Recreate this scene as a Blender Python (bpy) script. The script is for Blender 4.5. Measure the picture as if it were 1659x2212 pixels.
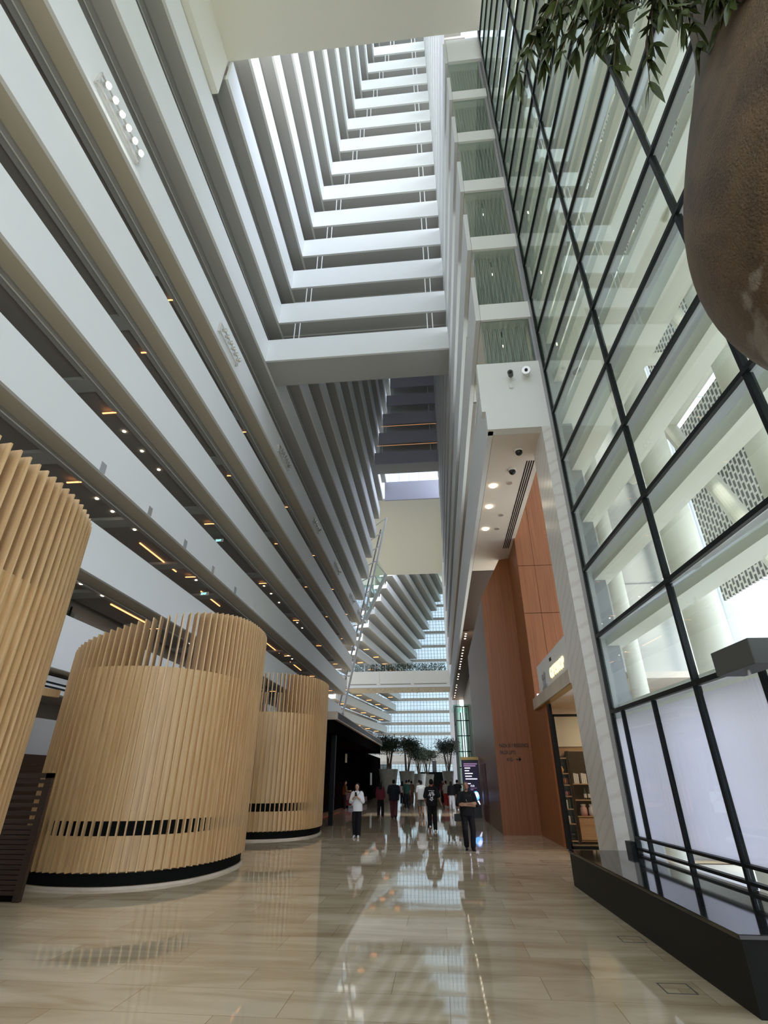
import bpy, bmesh, math, random
from mathutils import Vector, Matrix
random.seed(7)
C = bpy.context.scene
COL = C.collection
for o in list(bpy.data.objects): bpy.data.objects.remove(o)

# ------------------------------------------------------------------ camera, sky, exposure
EYE = 1.75
FOC = 1095.0
cam_d = bpy.data.cameras.new('camera'); cam = bpy.data.objects.new('camera', cam_d); COL.objects.link(cam)
cam_d.sensor_fit = 'VERTICAL'; cam_d.sensor_height = 24.0; cam_d.sensor_width = 18.0
cam_d.lens = 24.0 * FOC / 2212.0
cam_d.clip_start = 0.05; cam_d.clip_end = 600
cam.location = (0, 0, EYE)
cam.rotation_euler = (math.radians(90 + 27.868), 0, math.radians(5.556))
C.camera = cam
W = bpy.data.worlds.new('sky'); C.world = W; W.use_nodes = True
nt = W.node_tree; nt.nodes.clear()
wo = nt.nodes.new('ShaderNodeOutputWorld'); bg = nt.nodes.new('ShaderNodeBackground')
tc = nt.nodes.new('ShaderNodeTexCoord'); sp = nt.nodes.new('ShaderNodeSeparateXYZ')
rp = nt.nodes.new('ShaderNodeValToRGB')
rp.color_ramp.elements[0].position = 0.42; rp.color_ramp.elements[0].color = (0.30, 0.34, 0.30, 1)
rp.color_ramp.elements[1].position = 0.56; rp.color_ramp.elements[1].color = (0.81, 0.88, 1.0, 1)
e = rp.color_ramp.elements.new(1.0); e.color = (0.50, 0.58, 0.86, 1)
mm = nt.nodes.new('ShaderNodeMath'); mm.operation = 'MULTIPLY_ADD'; mm.inputs[1].default_value = 0.5; mm.inputs[2].default_value = 0.5
nt.links.new(tc.outputs['Generated'], sp.inputs[0]); nt.links.new(sp.outputs['Z'], mm.inputs[0])
nt.links.new(mm.outputs[0], rp.inputs[0]); nt.links.new(rp.outputs[0], bg.inputs['Color'])
ms = nt.nodes.new('ShaderNodeMapRange'); ms.interpolation_type = 'SMOOTHSTEP'   # sky strength raised towards +X to brighten the hall and the outer steel
ms.inputs['From Min'].default_value = -.2; ms.inputs['From Max'].default_value = 1.0; ms.inputs['To Min'].default_value = 1.3; ms.inputs['To Max'].default_value = 5.6
nt.links.new(sp.outputs['X'], ms.inputs['Value']); nt.links.new(ms.outputs[0], bg.inputs['Strength'])
nt.links.new(bg.outputs[0], wo.inputs[0])
sun_d = bpy.data.lights.new('sun', 'SUN'); sun_d.energy = 5.0; sun_d.angle = math.radians(3); sun_d.color = (1, .94, .82)
sun = bpy.data.objects.new('sun', sun_d); COL.objects.link(sun); sun.location = (12, -20, 60)
sun.rotation_euler = Vector((0.0, .50, -.866)).to_track_quat('-Z', 'Y').to_euler()
C.view_settings.view_transform = 'Standard'; C.view_settings.look = 'None'
C.view_settings.gamma = 1.0; C.view_settings.use_curve_mapping = False
C.view_settings.exposure = 0.40
try:
    C.cycles.max_bounces = 10; C.cycles.diffuse_bounces = 6; C.cycles.glossy_bounces = 4
    C.cycles.transparent_max_bounces = 16; C.cycles.sample_clamp_indirect = 6.0
except Exception: pass

# ------------------------------------------------------------------ materials
MATS = {}
def newmat(n):
    m = bpy.data.materials.new(n); m.use_nodes = True; MATS[n] = m
    return m, m.node_tree, m.node_tree.nodes['Principled BSDF']
def plain(n, col, rough=0.5, metal=0.0, var=0.0, vscale=3.0, bump=0.0, spec=0.5):  # one-colour paint, cloth, metal
    m, t, b = newmat(n)
    b.inputs['Base Color'].default_value = (*col, 1); b.inputs['Roughness'].default_value = rough
    b.inputs['Metallic'].default_value = metal; b.inputs['Specular IOR Level'].default_value = spec
    if var or bump:
        tcn = t.nodes.new('ShaderNodeTexCoord'); ns = t.nodes.new('ShaderNodeTexNoise')
        ns.inputs['Scale'].default_value = vscale; ns.inputs['Detail'].default_value = 4
        t.links.new(tcn.outputs['Object'], ns.inputs['Vector'])
        if var:
            r = t.nodes.new('ShaderNodeValToRGB')
            r.color_ramp.elements[0].position = .3; r.color_ramp.elements[1].position = .7
            r.color_ramp.elements[0].color = (*[max(0, c * (1 - var)) for c in col], 1)
            r.color_ramp.elements[1].color = (*[min(1, c * (1 + var)) for c in col], 1)
            t.links.new(ns.outputs['Fac'], r.inputs[0]); t.links.new(r.outputs[0], b.inputs['Base Color'])
        if bump:
            bp = t.nodes.new('ShaderNodeBump'); bp.inputs['Strength'].default_value = bump; bp.inputs['Distance'].default_value = .02
            t.links.new(ns.outputs['Fac'], bp.inputs['Height']); t.links.new(bp.outputs[0], b.inputs['Normal'])
    return m
def emit(n, col, s):
    m, t, b = newmat(n); b.inputs['Base Color'].default_value = (*[c * .5 for c in col], 1)
    b.inputs['Emission Color'].default_value = (*col, 1); b.inputs['Emission Strength'].default_value = s
    return m
def wood(n, c0, c1, scale=(8, 8, .35), rough=.5, coat=0.0):
    m, t, b = newmat(n)
    tcn = t.nodes.new('ShaderNodeTexCoord'); mp = t.nodes.new('ShaderNodeMapping'); mp.inputs['Scale'].default_value = scale
    ns = t.nodes.new('ShaderNodeTexNoise'); ns.inputs['Scale'].default_value = 2.2; ns.inputs['Detail'].default_value = 8; ns.inputs['Distortion'].default_value = .6
    r = t.nodes.new('ShaderNodeValToRGB'); r.color_ramp.elements[0].position = .3; r.color_ramp.elements[1].position = .72
    r.color_ramp.elements[0].color = (*c0, 1); r.color_ramp.elements[1].color = (*c1, 1)
    t.links.new(tcn.outputs['Object'], mp.inputs[0]); t.links.new(mp.outputs[0], ns.inputs['Vector'])
    t.links.new(ns.outputs['Fac'], r.inputs[0]); t.links.new(r.outputs[0], b.inputs['Base Color'])
    b.inputs['Roughness'].default_value = rough; b.inputs['Coat Weight'].default_value = coat; b.inputs['Coat Roughness'].default_value = .12
    return m
def glass(n, tint, refl=1.0):
    m, t, b = newmat(n); t.nodes.remove(b)
    out = t.nodes['Material Output']; tr = t.nodes.new('ShaderNodeBsdfTransparent'); tr.inputs[0].default_value = (*tint, 1)
    gl = t.nodes.new('ShaderNodeBsdfGlossy'); gl.inputs['Roughness'].default_value = .01; gl.inputs[0].default_value = (.9, 1, .97, 1)
    fr = t.nodes.new('ShaderNodeLayerWeight'); fr.inputs[0].default_value = .5
    pw = t.nodes.new('ShaderNodeMath'); pw.operation = 'POWER'; pw.inputs[1].default_value = 5.0
    ml = t.nodes.new('ShaderNodeMath'); ml.operation = 'MULTIPLY_ADD'; ml.inputs[1].default_value = .8 * refl; ml.inputs[2].default_value = .05 * refl; ml.use_clamp = True
    mx = t.nodes.new('ShaderNodeMixShader')
    t.links.new(fr.outputs['Facing'], pw.inputs[0]); t.links.new(pw.outputs[0], ml.inputs[0]); t.links.new(ml.outputs[0], mx.inputs[0])
    t.links.new(tr.outputs[0], mx.inputs[1]); t.links.new(gl.outputs[0], mx.inputs[2]); t.links.new(mx.outputs[0], out.inputs[0])
    return m

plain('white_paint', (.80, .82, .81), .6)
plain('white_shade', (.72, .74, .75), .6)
plain('cream_paint', (.80, .78, .70), .7)
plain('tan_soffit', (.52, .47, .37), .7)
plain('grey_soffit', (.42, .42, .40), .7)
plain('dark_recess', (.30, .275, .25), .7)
plain('trim_light', (.75, .75, .72), .5)
plain('back_wall', (.35, .32, .28), .7)
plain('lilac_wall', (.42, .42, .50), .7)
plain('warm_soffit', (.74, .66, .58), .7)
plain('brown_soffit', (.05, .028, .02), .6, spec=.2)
wood('oak', (.50, .31, .14), (.68, .47, .24), (9, 9, .5), .45)
wood('oak_panel', (.54, .35, .16), (.70, .50, .26), (6, 6, .3), .45)
wood('teak', (.235, .080, .024), (.34, .128, .042), (14, 14, .25), .42)
wood('teak_gloss', (.12, .065, .042), (.19, .11, .072), (14, 14, .25), .38, .0)
plain('dark_red_wood', (.10, .03, .018), .6)
wood('shop_wood', (.42, .24, .12), (.56, .36, .2), (.4, .4, 9), .5)
wood('dark_wood', (.030, .016, .010), (.055, .028, .016), (.5, .5, 12), .4)
plain('black_base', (.006, .007, .006), .7, spec=.05)
plain('black_slats', (.006, .005, .005), 1.0, spec=0)
plain('granite', (.010, .010, .010), .06, var=.5, vscale=60)
plain('granite_matt', (.010, .010, .009), .45, spec=.12)
plain('black_metal', (.007, .010, .011), .45, spec=.2)
plain('grey_metal', (.36, .37, .39), .4)
plain('steel', (.6, .6, .6), .3, .9)
plain('dark_grey', (.085, .09, .09), .6)
plain('white_steel', (.83, .82, .72), .5)
plain('ext_wall', (.50, .515, .51), .7)
plain('plastic_white', (.8, .8, .8), .4)
plain('black_plastic', (.01, .01, .011), .25)
plain('silver', (.72, .70, .66), .25, .6)
plain('planter', (.42, .41, .36), .6, var=.15, vscale=4)
plain('bark', (.16, .12, .08), .8, var=.3, vscale=20)
plain('leaf', (.055, .080, .018), .42, var=.55, vscale=9)
plain('leaf_far', (.035, .06, .025), .6, var=.4, vscale=2)
glass('glass_wall', (.955, .985, .97), .8)
glass('glass_clear', (.95, .975, .965), .7)
glass('glass_lobby', (.85, .89, .865), 1.0)
glass('glass_far', (.64, .71, .72), .6)
glass('glass_green', (.70, .87, .80), 1.0)
emit('lamp_warm', (1, .86, .62), 14)
emit('lamp_small', (1, .88, .68), 5)
emit('lamp_spot', (1, .95, .85), 18)
emit('led_orange', (1, .40, .14), 2.2)
emit('led_dim', (1, .5, .22), .8)
emit('led_red', (1, .16, .05), .55)
emit('exit_green', (.25, .9, .75), 2.5)
emit('sign_glow', (1, .74, .34), 1.7)
emit('screen_dark', (.012, .010, .025), .6)
emit('screen_white', (.75, .75, .95), 1.2)
emit('screen_blue', (.10, .35, .95), 1.6)
emit('screen_purple', (.35, .22, .40), .6)
emit('amber_bulb', (1, .62, .28), 12)
plain('red_wall', (.30, .05, .025), .6)
plain('gold', (.45, .30, .10), .35, .6)

# marble floor: long beige slabs, polished, faintly wavy
m, t, b = newmat('marble')
tcn = t.nodes.new('ShaderNodeTexCoord')
br = t.nodes.new('ShaderNodeTexBrick'); br.offset = .37; br.squash = 1
br.inputs['Scale'].default_value = 1.0; br.inputs['Brick Width'].default_value = 1.45; br.inputs['Row Height'].default_value = .62
br.inputs['Mortar Size'].default_value = .004; br.inputs['Mortar Smooth'].default_value = .3
br.inputs['Color1'].default_value = (.62, .51, .35, 1); br.inputs['Color2'].default_value = (.76, .66, .48, 1); br.inputs['Mortar'].default_value = (.40, .29, .17, 1)
t.links.new(tcn.outputs['Object'], br.inputs['Vector'])
mp = t.nodes.new('ShaderNodeMapping'); mp.inputs['Scale'].default_value = (.35, 1.5, 1)
t.links.new(tcn.outputs['Object'], mp.inputs[0])
ns = t.nodes.new('ShaderNodeTexNoise'); ns.inputs['Scale'].default_value = 1.6; ns.inputs['Detail'].default_value = 9; ns.inputs['Distortion'].default_value = 1.2
t.links.new(mp.outputs[0], ns.inputs['Vector'])
r = t.nodes.new('ShaderNodeValToRGB'); r.color_ramp.elements[0].position = .28; r.color_ramp.elements[0].color = (.62, .55, .47, 1)
r.color_ramp.elements[1].position = .6; r.color_ramp.elements[1].color = (1, 1, 1, 1)
t.links.new(ns.outputs['Fac'], r.inputs[0])
mx = t.nodes.new('ShaderNodeMixRGB'); mx.blend_type = 'MULTIPLY'; mx.inputs[0].default_value = .8
t.links.new(br.outputs['Color'], mx.inputs[1]); t.links.new(r.outputs[0], mx.inputs[2]); t.links.new(mx.outputs[0], b.inputs['Base Color'])
b.inputs['Roughness'].default_value = .035; b.inputs['IOR'].default_value = 1.55
n2 = t.nodes.new('ShaderNodeTexNoise'); n2.inputs['Scale'].default_value = .8; n2.inputs['Detail'].default_value = 2
t.links.new(tcn.outputs['Object'], n2.inputs['Vector'])
bp = t.nodes.new('ShaderNodeBump'); bp.inputs['Strength'].default_value = .03; bp.inputs['Distance'].default_value = .05
t.links.new(n2.outputs['Fac'], bp.inputs['Height']); t.links.new(bp.outputs[0], b.inputs['Normal'])

# pale veined stone with joints
m, t, b = newmat('stone')
tcn = t.nodes.new('ShaderNodeTexCoord'); mp = t.nodes.new('ShaderNodeMapping'); mp.inputs['Rotation'].default_value = (.5, .35, 0)
wv = t.nodes.new('ShaderNodeTexWave'); wv.wave_type = 'BANDS'; wv.bands_direction = 'Z'; wv.inputs['Scale'].default_value = 1.1
wv.inputs['Distortion'].default_value = 5; wv.inputs['Detail'].default_value = 8; wv.inputs['Detail Scale'].default_value = 1.0; wv.inputs['Detail Roughness'].default_value = .65
r = t.nodes.new('ShaderNodeValToRGB'); r.color_ramp.elements[0].position = .0; r.color_ramp.elements[0].color = (.66, .635, .585, 1)
r.color_ramp.elements[1].position = .30; r.color_ramp.elements[1].color = (.74, .73, .69, 1)
t.links.new(tcn.outputs['Object'], mp.inputs[0]); t.links.new(mp.outputs[0], wv.inputs[0]); t.links.new(wv.outputs['Fac'], r.inputs[0])
t.links.new(r.outputs[0], b.inputs['Base Color']); b.inputs['Roughness'].default_value = .3
plain('beige_stone', (.58, .50, .40), .4, var=.12, vscale=2)

# pot: dark bronze-brown crust, sheen of its glazed bottom painted in as grey patches
m, t, b = newmat('pot_crust')
tcn = t.nodes.new('ShaderNodeTexCoord'); ns = t.nodes.new('ShaderNodeTexNoise'); ns.inputs['Scale'].default_value = 85; ns.inputs['Detail'].default_value = 4
n2 = t.nodes.new('ShaderNodeTexNoise'); n2.inputs['Scale'].default_value = 3; n2.inputs['Detail'].default_value = 6; n2.inputs['Distortion'].default_value = 1
t.links.new(tcn.outputs['Object'], ns.inputs['Vector']); t.links.new(tcn.outputs['Object'], n2.inputs['Vector'])
r = t.nodes.new('ShaderNodeValToRGB'); r.color_ramp.elements[0].position = .35; r.color_ramp.elements[0].color = (.075, .046, .021, 1)
r.color_ramp.elements[1].position = .7; r.color_ramp.elements[1].color = (.16, .102, .05, 1)
t.links.new(n2.outputs['Fac'], r.inputs[0])
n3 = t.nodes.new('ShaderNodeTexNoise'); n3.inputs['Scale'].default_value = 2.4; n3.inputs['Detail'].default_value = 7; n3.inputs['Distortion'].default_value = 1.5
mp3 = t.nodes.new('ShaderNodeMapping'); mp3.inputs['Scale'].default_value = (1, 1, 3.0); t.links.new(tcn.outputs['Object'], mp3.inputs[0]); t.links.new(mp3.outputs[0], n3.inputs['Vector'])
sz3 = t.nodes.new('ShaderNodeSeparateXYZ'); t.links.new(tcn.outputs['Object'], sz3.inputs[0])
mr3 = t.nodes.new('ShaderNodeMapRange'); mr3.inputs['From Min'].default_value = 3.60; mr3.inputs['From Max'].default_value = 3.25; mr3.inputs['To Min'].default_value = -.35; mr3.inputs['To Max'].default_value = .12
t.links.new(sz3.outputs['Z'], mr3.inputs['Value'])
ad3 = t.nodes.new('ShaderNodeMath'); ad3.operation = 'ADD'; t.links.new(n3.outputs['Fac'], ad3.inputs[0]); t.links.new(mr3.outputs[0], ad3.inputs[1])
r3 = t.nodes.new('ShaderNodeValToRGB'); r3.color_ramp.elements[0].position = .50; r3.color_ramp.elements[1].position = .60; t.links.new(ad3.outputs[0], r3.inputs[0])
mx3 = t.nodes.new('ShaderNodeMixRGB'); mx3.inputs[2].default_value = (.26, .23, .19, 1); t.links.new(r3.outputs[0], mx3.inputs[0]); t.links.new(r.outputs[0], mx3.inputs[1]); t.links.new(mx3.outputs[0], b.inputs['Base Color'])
b.inputs['Roughness'].default_value = .45
bp = t.nodes.new('ShaderNodeBump'); bp.inputs['Strength'].default_value = 1.0; bp.inputs['Distance'].default_value = .02
t.links.new(ns.outputs['Fac'], bp.inputs['Height']); t.links.new(bp.outputs[0], b.inputs['Normal'])

# frosted pane: lets daylight glow through
m, t, b = newmat('frosted'); t.nodes.remove(b)
out = t.nodes['Material Output']; d = t.nodes.new('ShaderNodeBsdfDiffuse'); d.inputs[0].default_value = (.86, .85, .90, 1)
tl = t.nodes.new('ShaderNodeBsdfTranslucent'); tl.inputs[0].default_value = (.90, .88, .94, 1)
gl = t.nodes.new('ShaderNodeBsdfGlossy'); gl.inputs['Roughness'].default_value = .08
m1 = t.nodes.new('ShaderNodeMixShader'); m1.inputs[0].default_value = .55; m2 = t.nodes.new('ShaderNodeMixShader')
fr = t.nodes.new('ShaderNodeMath'); fr.operation = 'ADD'; fr.inputs[0].default_value = .07; fr.inputs[1].default_value = 0
t.links.new(d.outputs[0], m1.inputs[1]); t.links.new(tl.outputs[0], m1.inputs[2]); t.links.new(m1.outputs[0], m2.inputs[1])
t.links.new(gl.outputs[0], m2.inputs[2]); t.links.new(fr.outputs[0], m2.inputs[0]); t.links.new(m2.outputs[0], out.inputs[0])

# woven metal screen: grey slots between white hooked wires
m, t, b = newmat('woven_screen')
tcn = t.nodes.new('ShaderNodeTexCoord'); sx = t.nodes.new('ShaderNodeSeparateXYZ'); cx_ = t.nodes.new('ShaderNodeCombineXYZ')
t.links.new(tcn.outputs['Object'], sx.inputs[0]); t.links.new(sx.outputs['Z'], cx_.inputs['X']); t.links.new(sx.outputs['Y'], cx_.inputs['Y'])
br = t.nodes.new('ShaderNodeTexBrick'); br.offset = .5; br.inputs['Scale'].default_value = 1
br.inputs['Brick Width'].default_value = .28; br.inputs['Row Height'].default_value = .17; br.inputs['Mortar Size'].default_value = .036; br.inputs['Mortar Smooth'].default_value = .1
br.inputs['Color1'].default_value = (.15, .155, .15, 1); br.inputs['Color2'].default_value = (.19, .195, .19, 1); br.inputs['Mortar'].default_value = (.85, .86, .82, 1)
t.links.new(cx_.outputs[0], br.inputs['Vector']); t.links.new(br.outputs['Color'], b.inputs['Base Color']); b.inputs['Roughness'].default_value = .6

# ------------------------------------------------------------------ helpers
class MB:
    def __init__(s): s.v = []; s.f = []; s.smooth = False
    def add(s, vs, fs):
        n = len(s.v); s.v += [tuple(v) for v in vs]; s.f += [tuple(i + n for i in f) for f in fs]; return s
    def box(s, x0, x1, y0, y1, z0, z1, rz=0, c=None):
        vs = [(x0, y0, z0), (x1, y0, z0), (x1, y1, z0), (x0, y1, z0), (x0, y0, z1), (x1, y0, z1), (x1, y1, z1), (x0, y1, z1)]
        if rz:
            c = c or ((x0 + x1) / 2, (y0 + y1) / 2); a, b2 = math.cos(rz), math.sin(rz)
            vs = [(c[0] + (x - c[0]) * a - (y - c[1]) * b2, c[1] + (x - c[0]) * b2 + (y - c[1]) * a, z) for x, y, z in vs]
        return s.add(vs, [(3, 2, 1, 0), (4, 5, 6, 7), (0, 1, 5, 4), (1, 2, 6, 5), (2, 3, 7, 6), (3, 0, 4, 7)])
    def tube(s, p, q, r0, r1=None, n=10, cap=True):
        r1 = r0 if r1 is None else r1; p = Vector(p); q = Vector(q); d = (q - p)
        if d.length < 1e-6: return s
        d.normalize(); u = d.orthogonal().normalized(); w = d.cross(u)
        vs = []
        for c, r in ((p, r0), (q, r1)):
            for i in range(n):
                a = 2 * math.pi * i / n; vs.append(c + (u * math.cos(a) + w * math.sin(a)) * r)
        fs = [(i, (i + 1) % n, n + (i + 1) % n, n + i) for i in range(n)]
        if cap: fs += [tuple(range(n))[::-1], tuple(range(n, 2 * n))]
        return s.add(vs, fs)
    def bar(s, p, q, w, h):
        p = Vector(p); q = Vector(q); d = (q - p).normalized(); up = Vector((0, 0, 1))
        if abs(d.z) > .95: up = Vector((0, 1, 0))
        sd = d.cross(up).normalized() * w / 2; u2 = sd.cross(d).normalized() * h / 2
        vs = [c + a * sd + b2 * u2 for c in (p, q) for a, b2 in ((-1, -1), (1, -1), (1, 1), (-1, 1))]
        return s.add(vs, [(0, 1, 2, 3), (7, 6, 5, 4), (0, 4, 5, 1), (1, 5, 6, 2), (2, 6, 7, 3), (3, 7, 4, 0)])
    def ball(s, c, rx, ry=None, rz=None, n=12, m=8, rot=None):
        ry = rx if ry is None else ry; rz = rx if rz is None else rz; vs = []; c = Vector(c)
        for j in range(1, m):
            ph = math.pi * j / m
            for i in range(n):
                th = 2 * math.pi * i / n
                p = Vector((rx * math.sin(ph) * math.cos(th), ry * math.sin(ph) * math.sin(th), rz * math.cos(ph)))
                if rot: p = rot @ p
                vs.append(c + p)
        tp = Vector((0, 0, rz)); bt = Vector((0, 0, -rz))
        if rot: tp = rot @ tp; bt = rot @ bt
        vs += [c + tp, c + bt]; k = len(vs) - 2
        fs = [(j * n + i, (j + 1) * n + i, (j + 1) * n + (i + 1) % n, j * n + (i + 1) % n) for j in range(m - 2) for i in range(n)]
        fs += [(k, i, (i + 1) % n) for i in range(n)] + [(k + 1, (m - 2) * n + (i + 1) % n, (m - 2) * n + i) for i in range(n)]
        return s.add(vs, fs)
    def cap(s, p, q, r0, r1, n=12):
        s.tube(p, q, r0, r1, n); s.ball(p, r0, n=n, m=8); return s.ball(q, r1, n=n, m=8)
    def lathe(s, prof, c=(0, 0, 0), n=48, sx=1, sy=1):
        vs = [(c[0] + r * sx * math.cos(2 * math.pi * i / n), c[1] + r * sy * math.sin(2 * math.pi * i / n), c[2] + z) for r, z in prof for i in range(n)]
        fs = [(j * n + i, j * n + (i + 1) % n, (j + 1) * n + (i + 1) % n, (j + 1) * n + i) for j in range(len(prof) - 1) for i in range(n)]
        return s.add(vs, fs)
    def prism(s, pts, axis, a0, a1):
        n = len(pts)
        def P(u, v, a): return (a, u, v) if axis == 'x' else (u, a, v) if axis == 'y' else (u, v, a)
        vs = [P(u, v, a0) for u, v in pts] + [P(u, v, a1) for u, v in pts]
        fs = [tuple(range(n))[::-1], tuple(range(n, 2 * n))] + [(i, (i + 1) % n, n + (i + 1) % n, n + i) for i in range(n)]
        return s.add(vs, fs)
    def mesh(s, name, mat):
        me = bpy.data.meshes.new(name); me.from_pydata(s.v, [], s.f); me.update()
        bm = bmesh.new(); bm.from_mesh(me); bmesh.ops.recalc_face_normals(bm, faces=bm.faces); bm.to_mesh(me); bm.free()
        if mat: me.materials.append(MATS[mat])
        if s.smooth: me.shade_smooth()
        return me
    def build(s, name, mat, parent=None, bevel=0):
        o = bpy.data.objects.new(name, s.mesh(name, mat)); COL.objects.link(o)
        if parent: o.parent = parent
        if bevel:
            b = o.modifiers.new('bevel', 'BEVEL'); b.width = bevel; b.segments = 2; b.limit_method = 'ANGLE'
        return o
def tag(o, label=None, cat=None, group=None, kind=None):
    if label: o['label'] = label
    if cat: o['category'] = cat
    if group: o['group'] = group
    if kind: o['kind'] = kind
    return o
def empty(name, loc=(0, 0, 0), rz=0, **k):
    o = bpy.data.objects.new(name, None); COL.objects.link(o); o.location = loc; o.rotation_euler.z = rz
    o.empty_display_size = .2
    return tag(o, **k)
def struct(o, label=None, cat=None): return tag(o, label, cat, kind='structure')
def copy_tree(o, parent=None):
    c = o.copy(); COL.objects.link(c); c.parent = parent
    for ch in list(o.children): copy_tree(ch, c)
    return c
def B(*a, **k): return MB().box(*a, **k)
def text(name, s, size, mat, parent, loc, rot, extr=.006, align='LEFT', sx=1.0):
    cu = bpy.data.curves.new(name, 'FONT'); cu.body = s; cu.size = size; cu.extrude = extr; cu.align_x = align
    cu.resolution_u = 3
    o = bpy.data.objects.new('tmp', cu); COL.objects.link(o)
    dg = bpy.context.evaluated_depsgraph_get(); me = bpy.data.meshes.new_from_object(o.evaluated_get(dg))
    bpy.data.objects.remove(o); me.name = name; me.materials.clear(); me.materials.append(MATS[mat])
    o = bpy.data.objects.new(name, me); COL.objects.link(o); o.parent = parent; o.location = loc; o.rotation_euler = rot; o.scale = (sx, 1, 1)
    return o
ORD = ['lowest', 'second', 'third', 'fourth', 'fifth', 'sixth', 'seventh', 'eighth', 'ninth', 'tenth', 'eleventh', 'twelfth', 'thirteenth',
       'fourteenth', 'fifteenth', 'sixteenth', 'seventeenth', 'eighteenth', 'nineteenth', 'twentieth', 'twenty-first']

# ------------------------------------------------------------------ setting
H = 3.5; ZB = 8.85
def Lk(k): return 13.15 - .573 * k          # distance of the leaning left facade from the camera axis, per storey
def Lz(z): return 13.15 - .573 * (z - ZB) / H
XR = 1.85                                   # right-hand facade

struct(B(-30, 12, -18, 200, -.3, 0).build('floor', 'marble'))
ceil = struct(MB().box(-18, 4.15, -24, 11.65, 35.16, 36.2).box(-12.2, -9.38, -24, 11.65, 31.8, 35.16).build('ceiling', 'cream_paint'))
struct(B(-20, 3.2, -12, 76, 79, 80).build('ceiling_sun_block', 'white_paint')).name = 'ceiling_sun_block_upper'  # roof added above the atrium to keep direct sun off the footbridges
struct(B(-40, 14, 118, 175, 64, 65).build('ceiling_shade_tower', 'white_paint')).name = 'ceiling_shade_back'  # roof added to darken the balconies of the farther tower
wl = empty('wall_left', (0, 0, 0)); struct(wl)
B(-17.4, -17.2, -10, 75, 0, 14).build('wall_panel', 'back_wall', wl)
B(-17.2, -14.6, -10, 75, 4.75, 5.1).build('ceiling_panel', 'dark_recess', wl)
mb = MB()
for i in range(2): mb.box(-14.62, -14.6 + .02, -10, 60, 4.85 + i * .16, 4.91 + i * .16)
B(-14.6, -14.3, -10, 60, 4.62, 5.2).build('bulkhead', 'white_paint', wl)
for i in range(2): B(-14.32, -14.285, -10, 60, 4.78 + i * .15, 4.85 + i * .15).build('air_slot', 'black_metal', wl)
mb = MB()
for z in (.0, .45, .9, 1.35, 1.8): mb.box(-16.9, -16.7, 6, 20, z + .02, z + .42)
mb.build('wood_panelling', 'dark_wood', wl)
# near wall of the lobby behind the drums
B(-11.9, -11.6, 13.2, 16.5, 0, 2.4).build('cabinet_wall', 'dark_wood', wl)
B(-12.2, -11.9, 12, 22, 2.4, 3.4).build('bulkhead', 'grey_soffit', wl)

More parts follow.
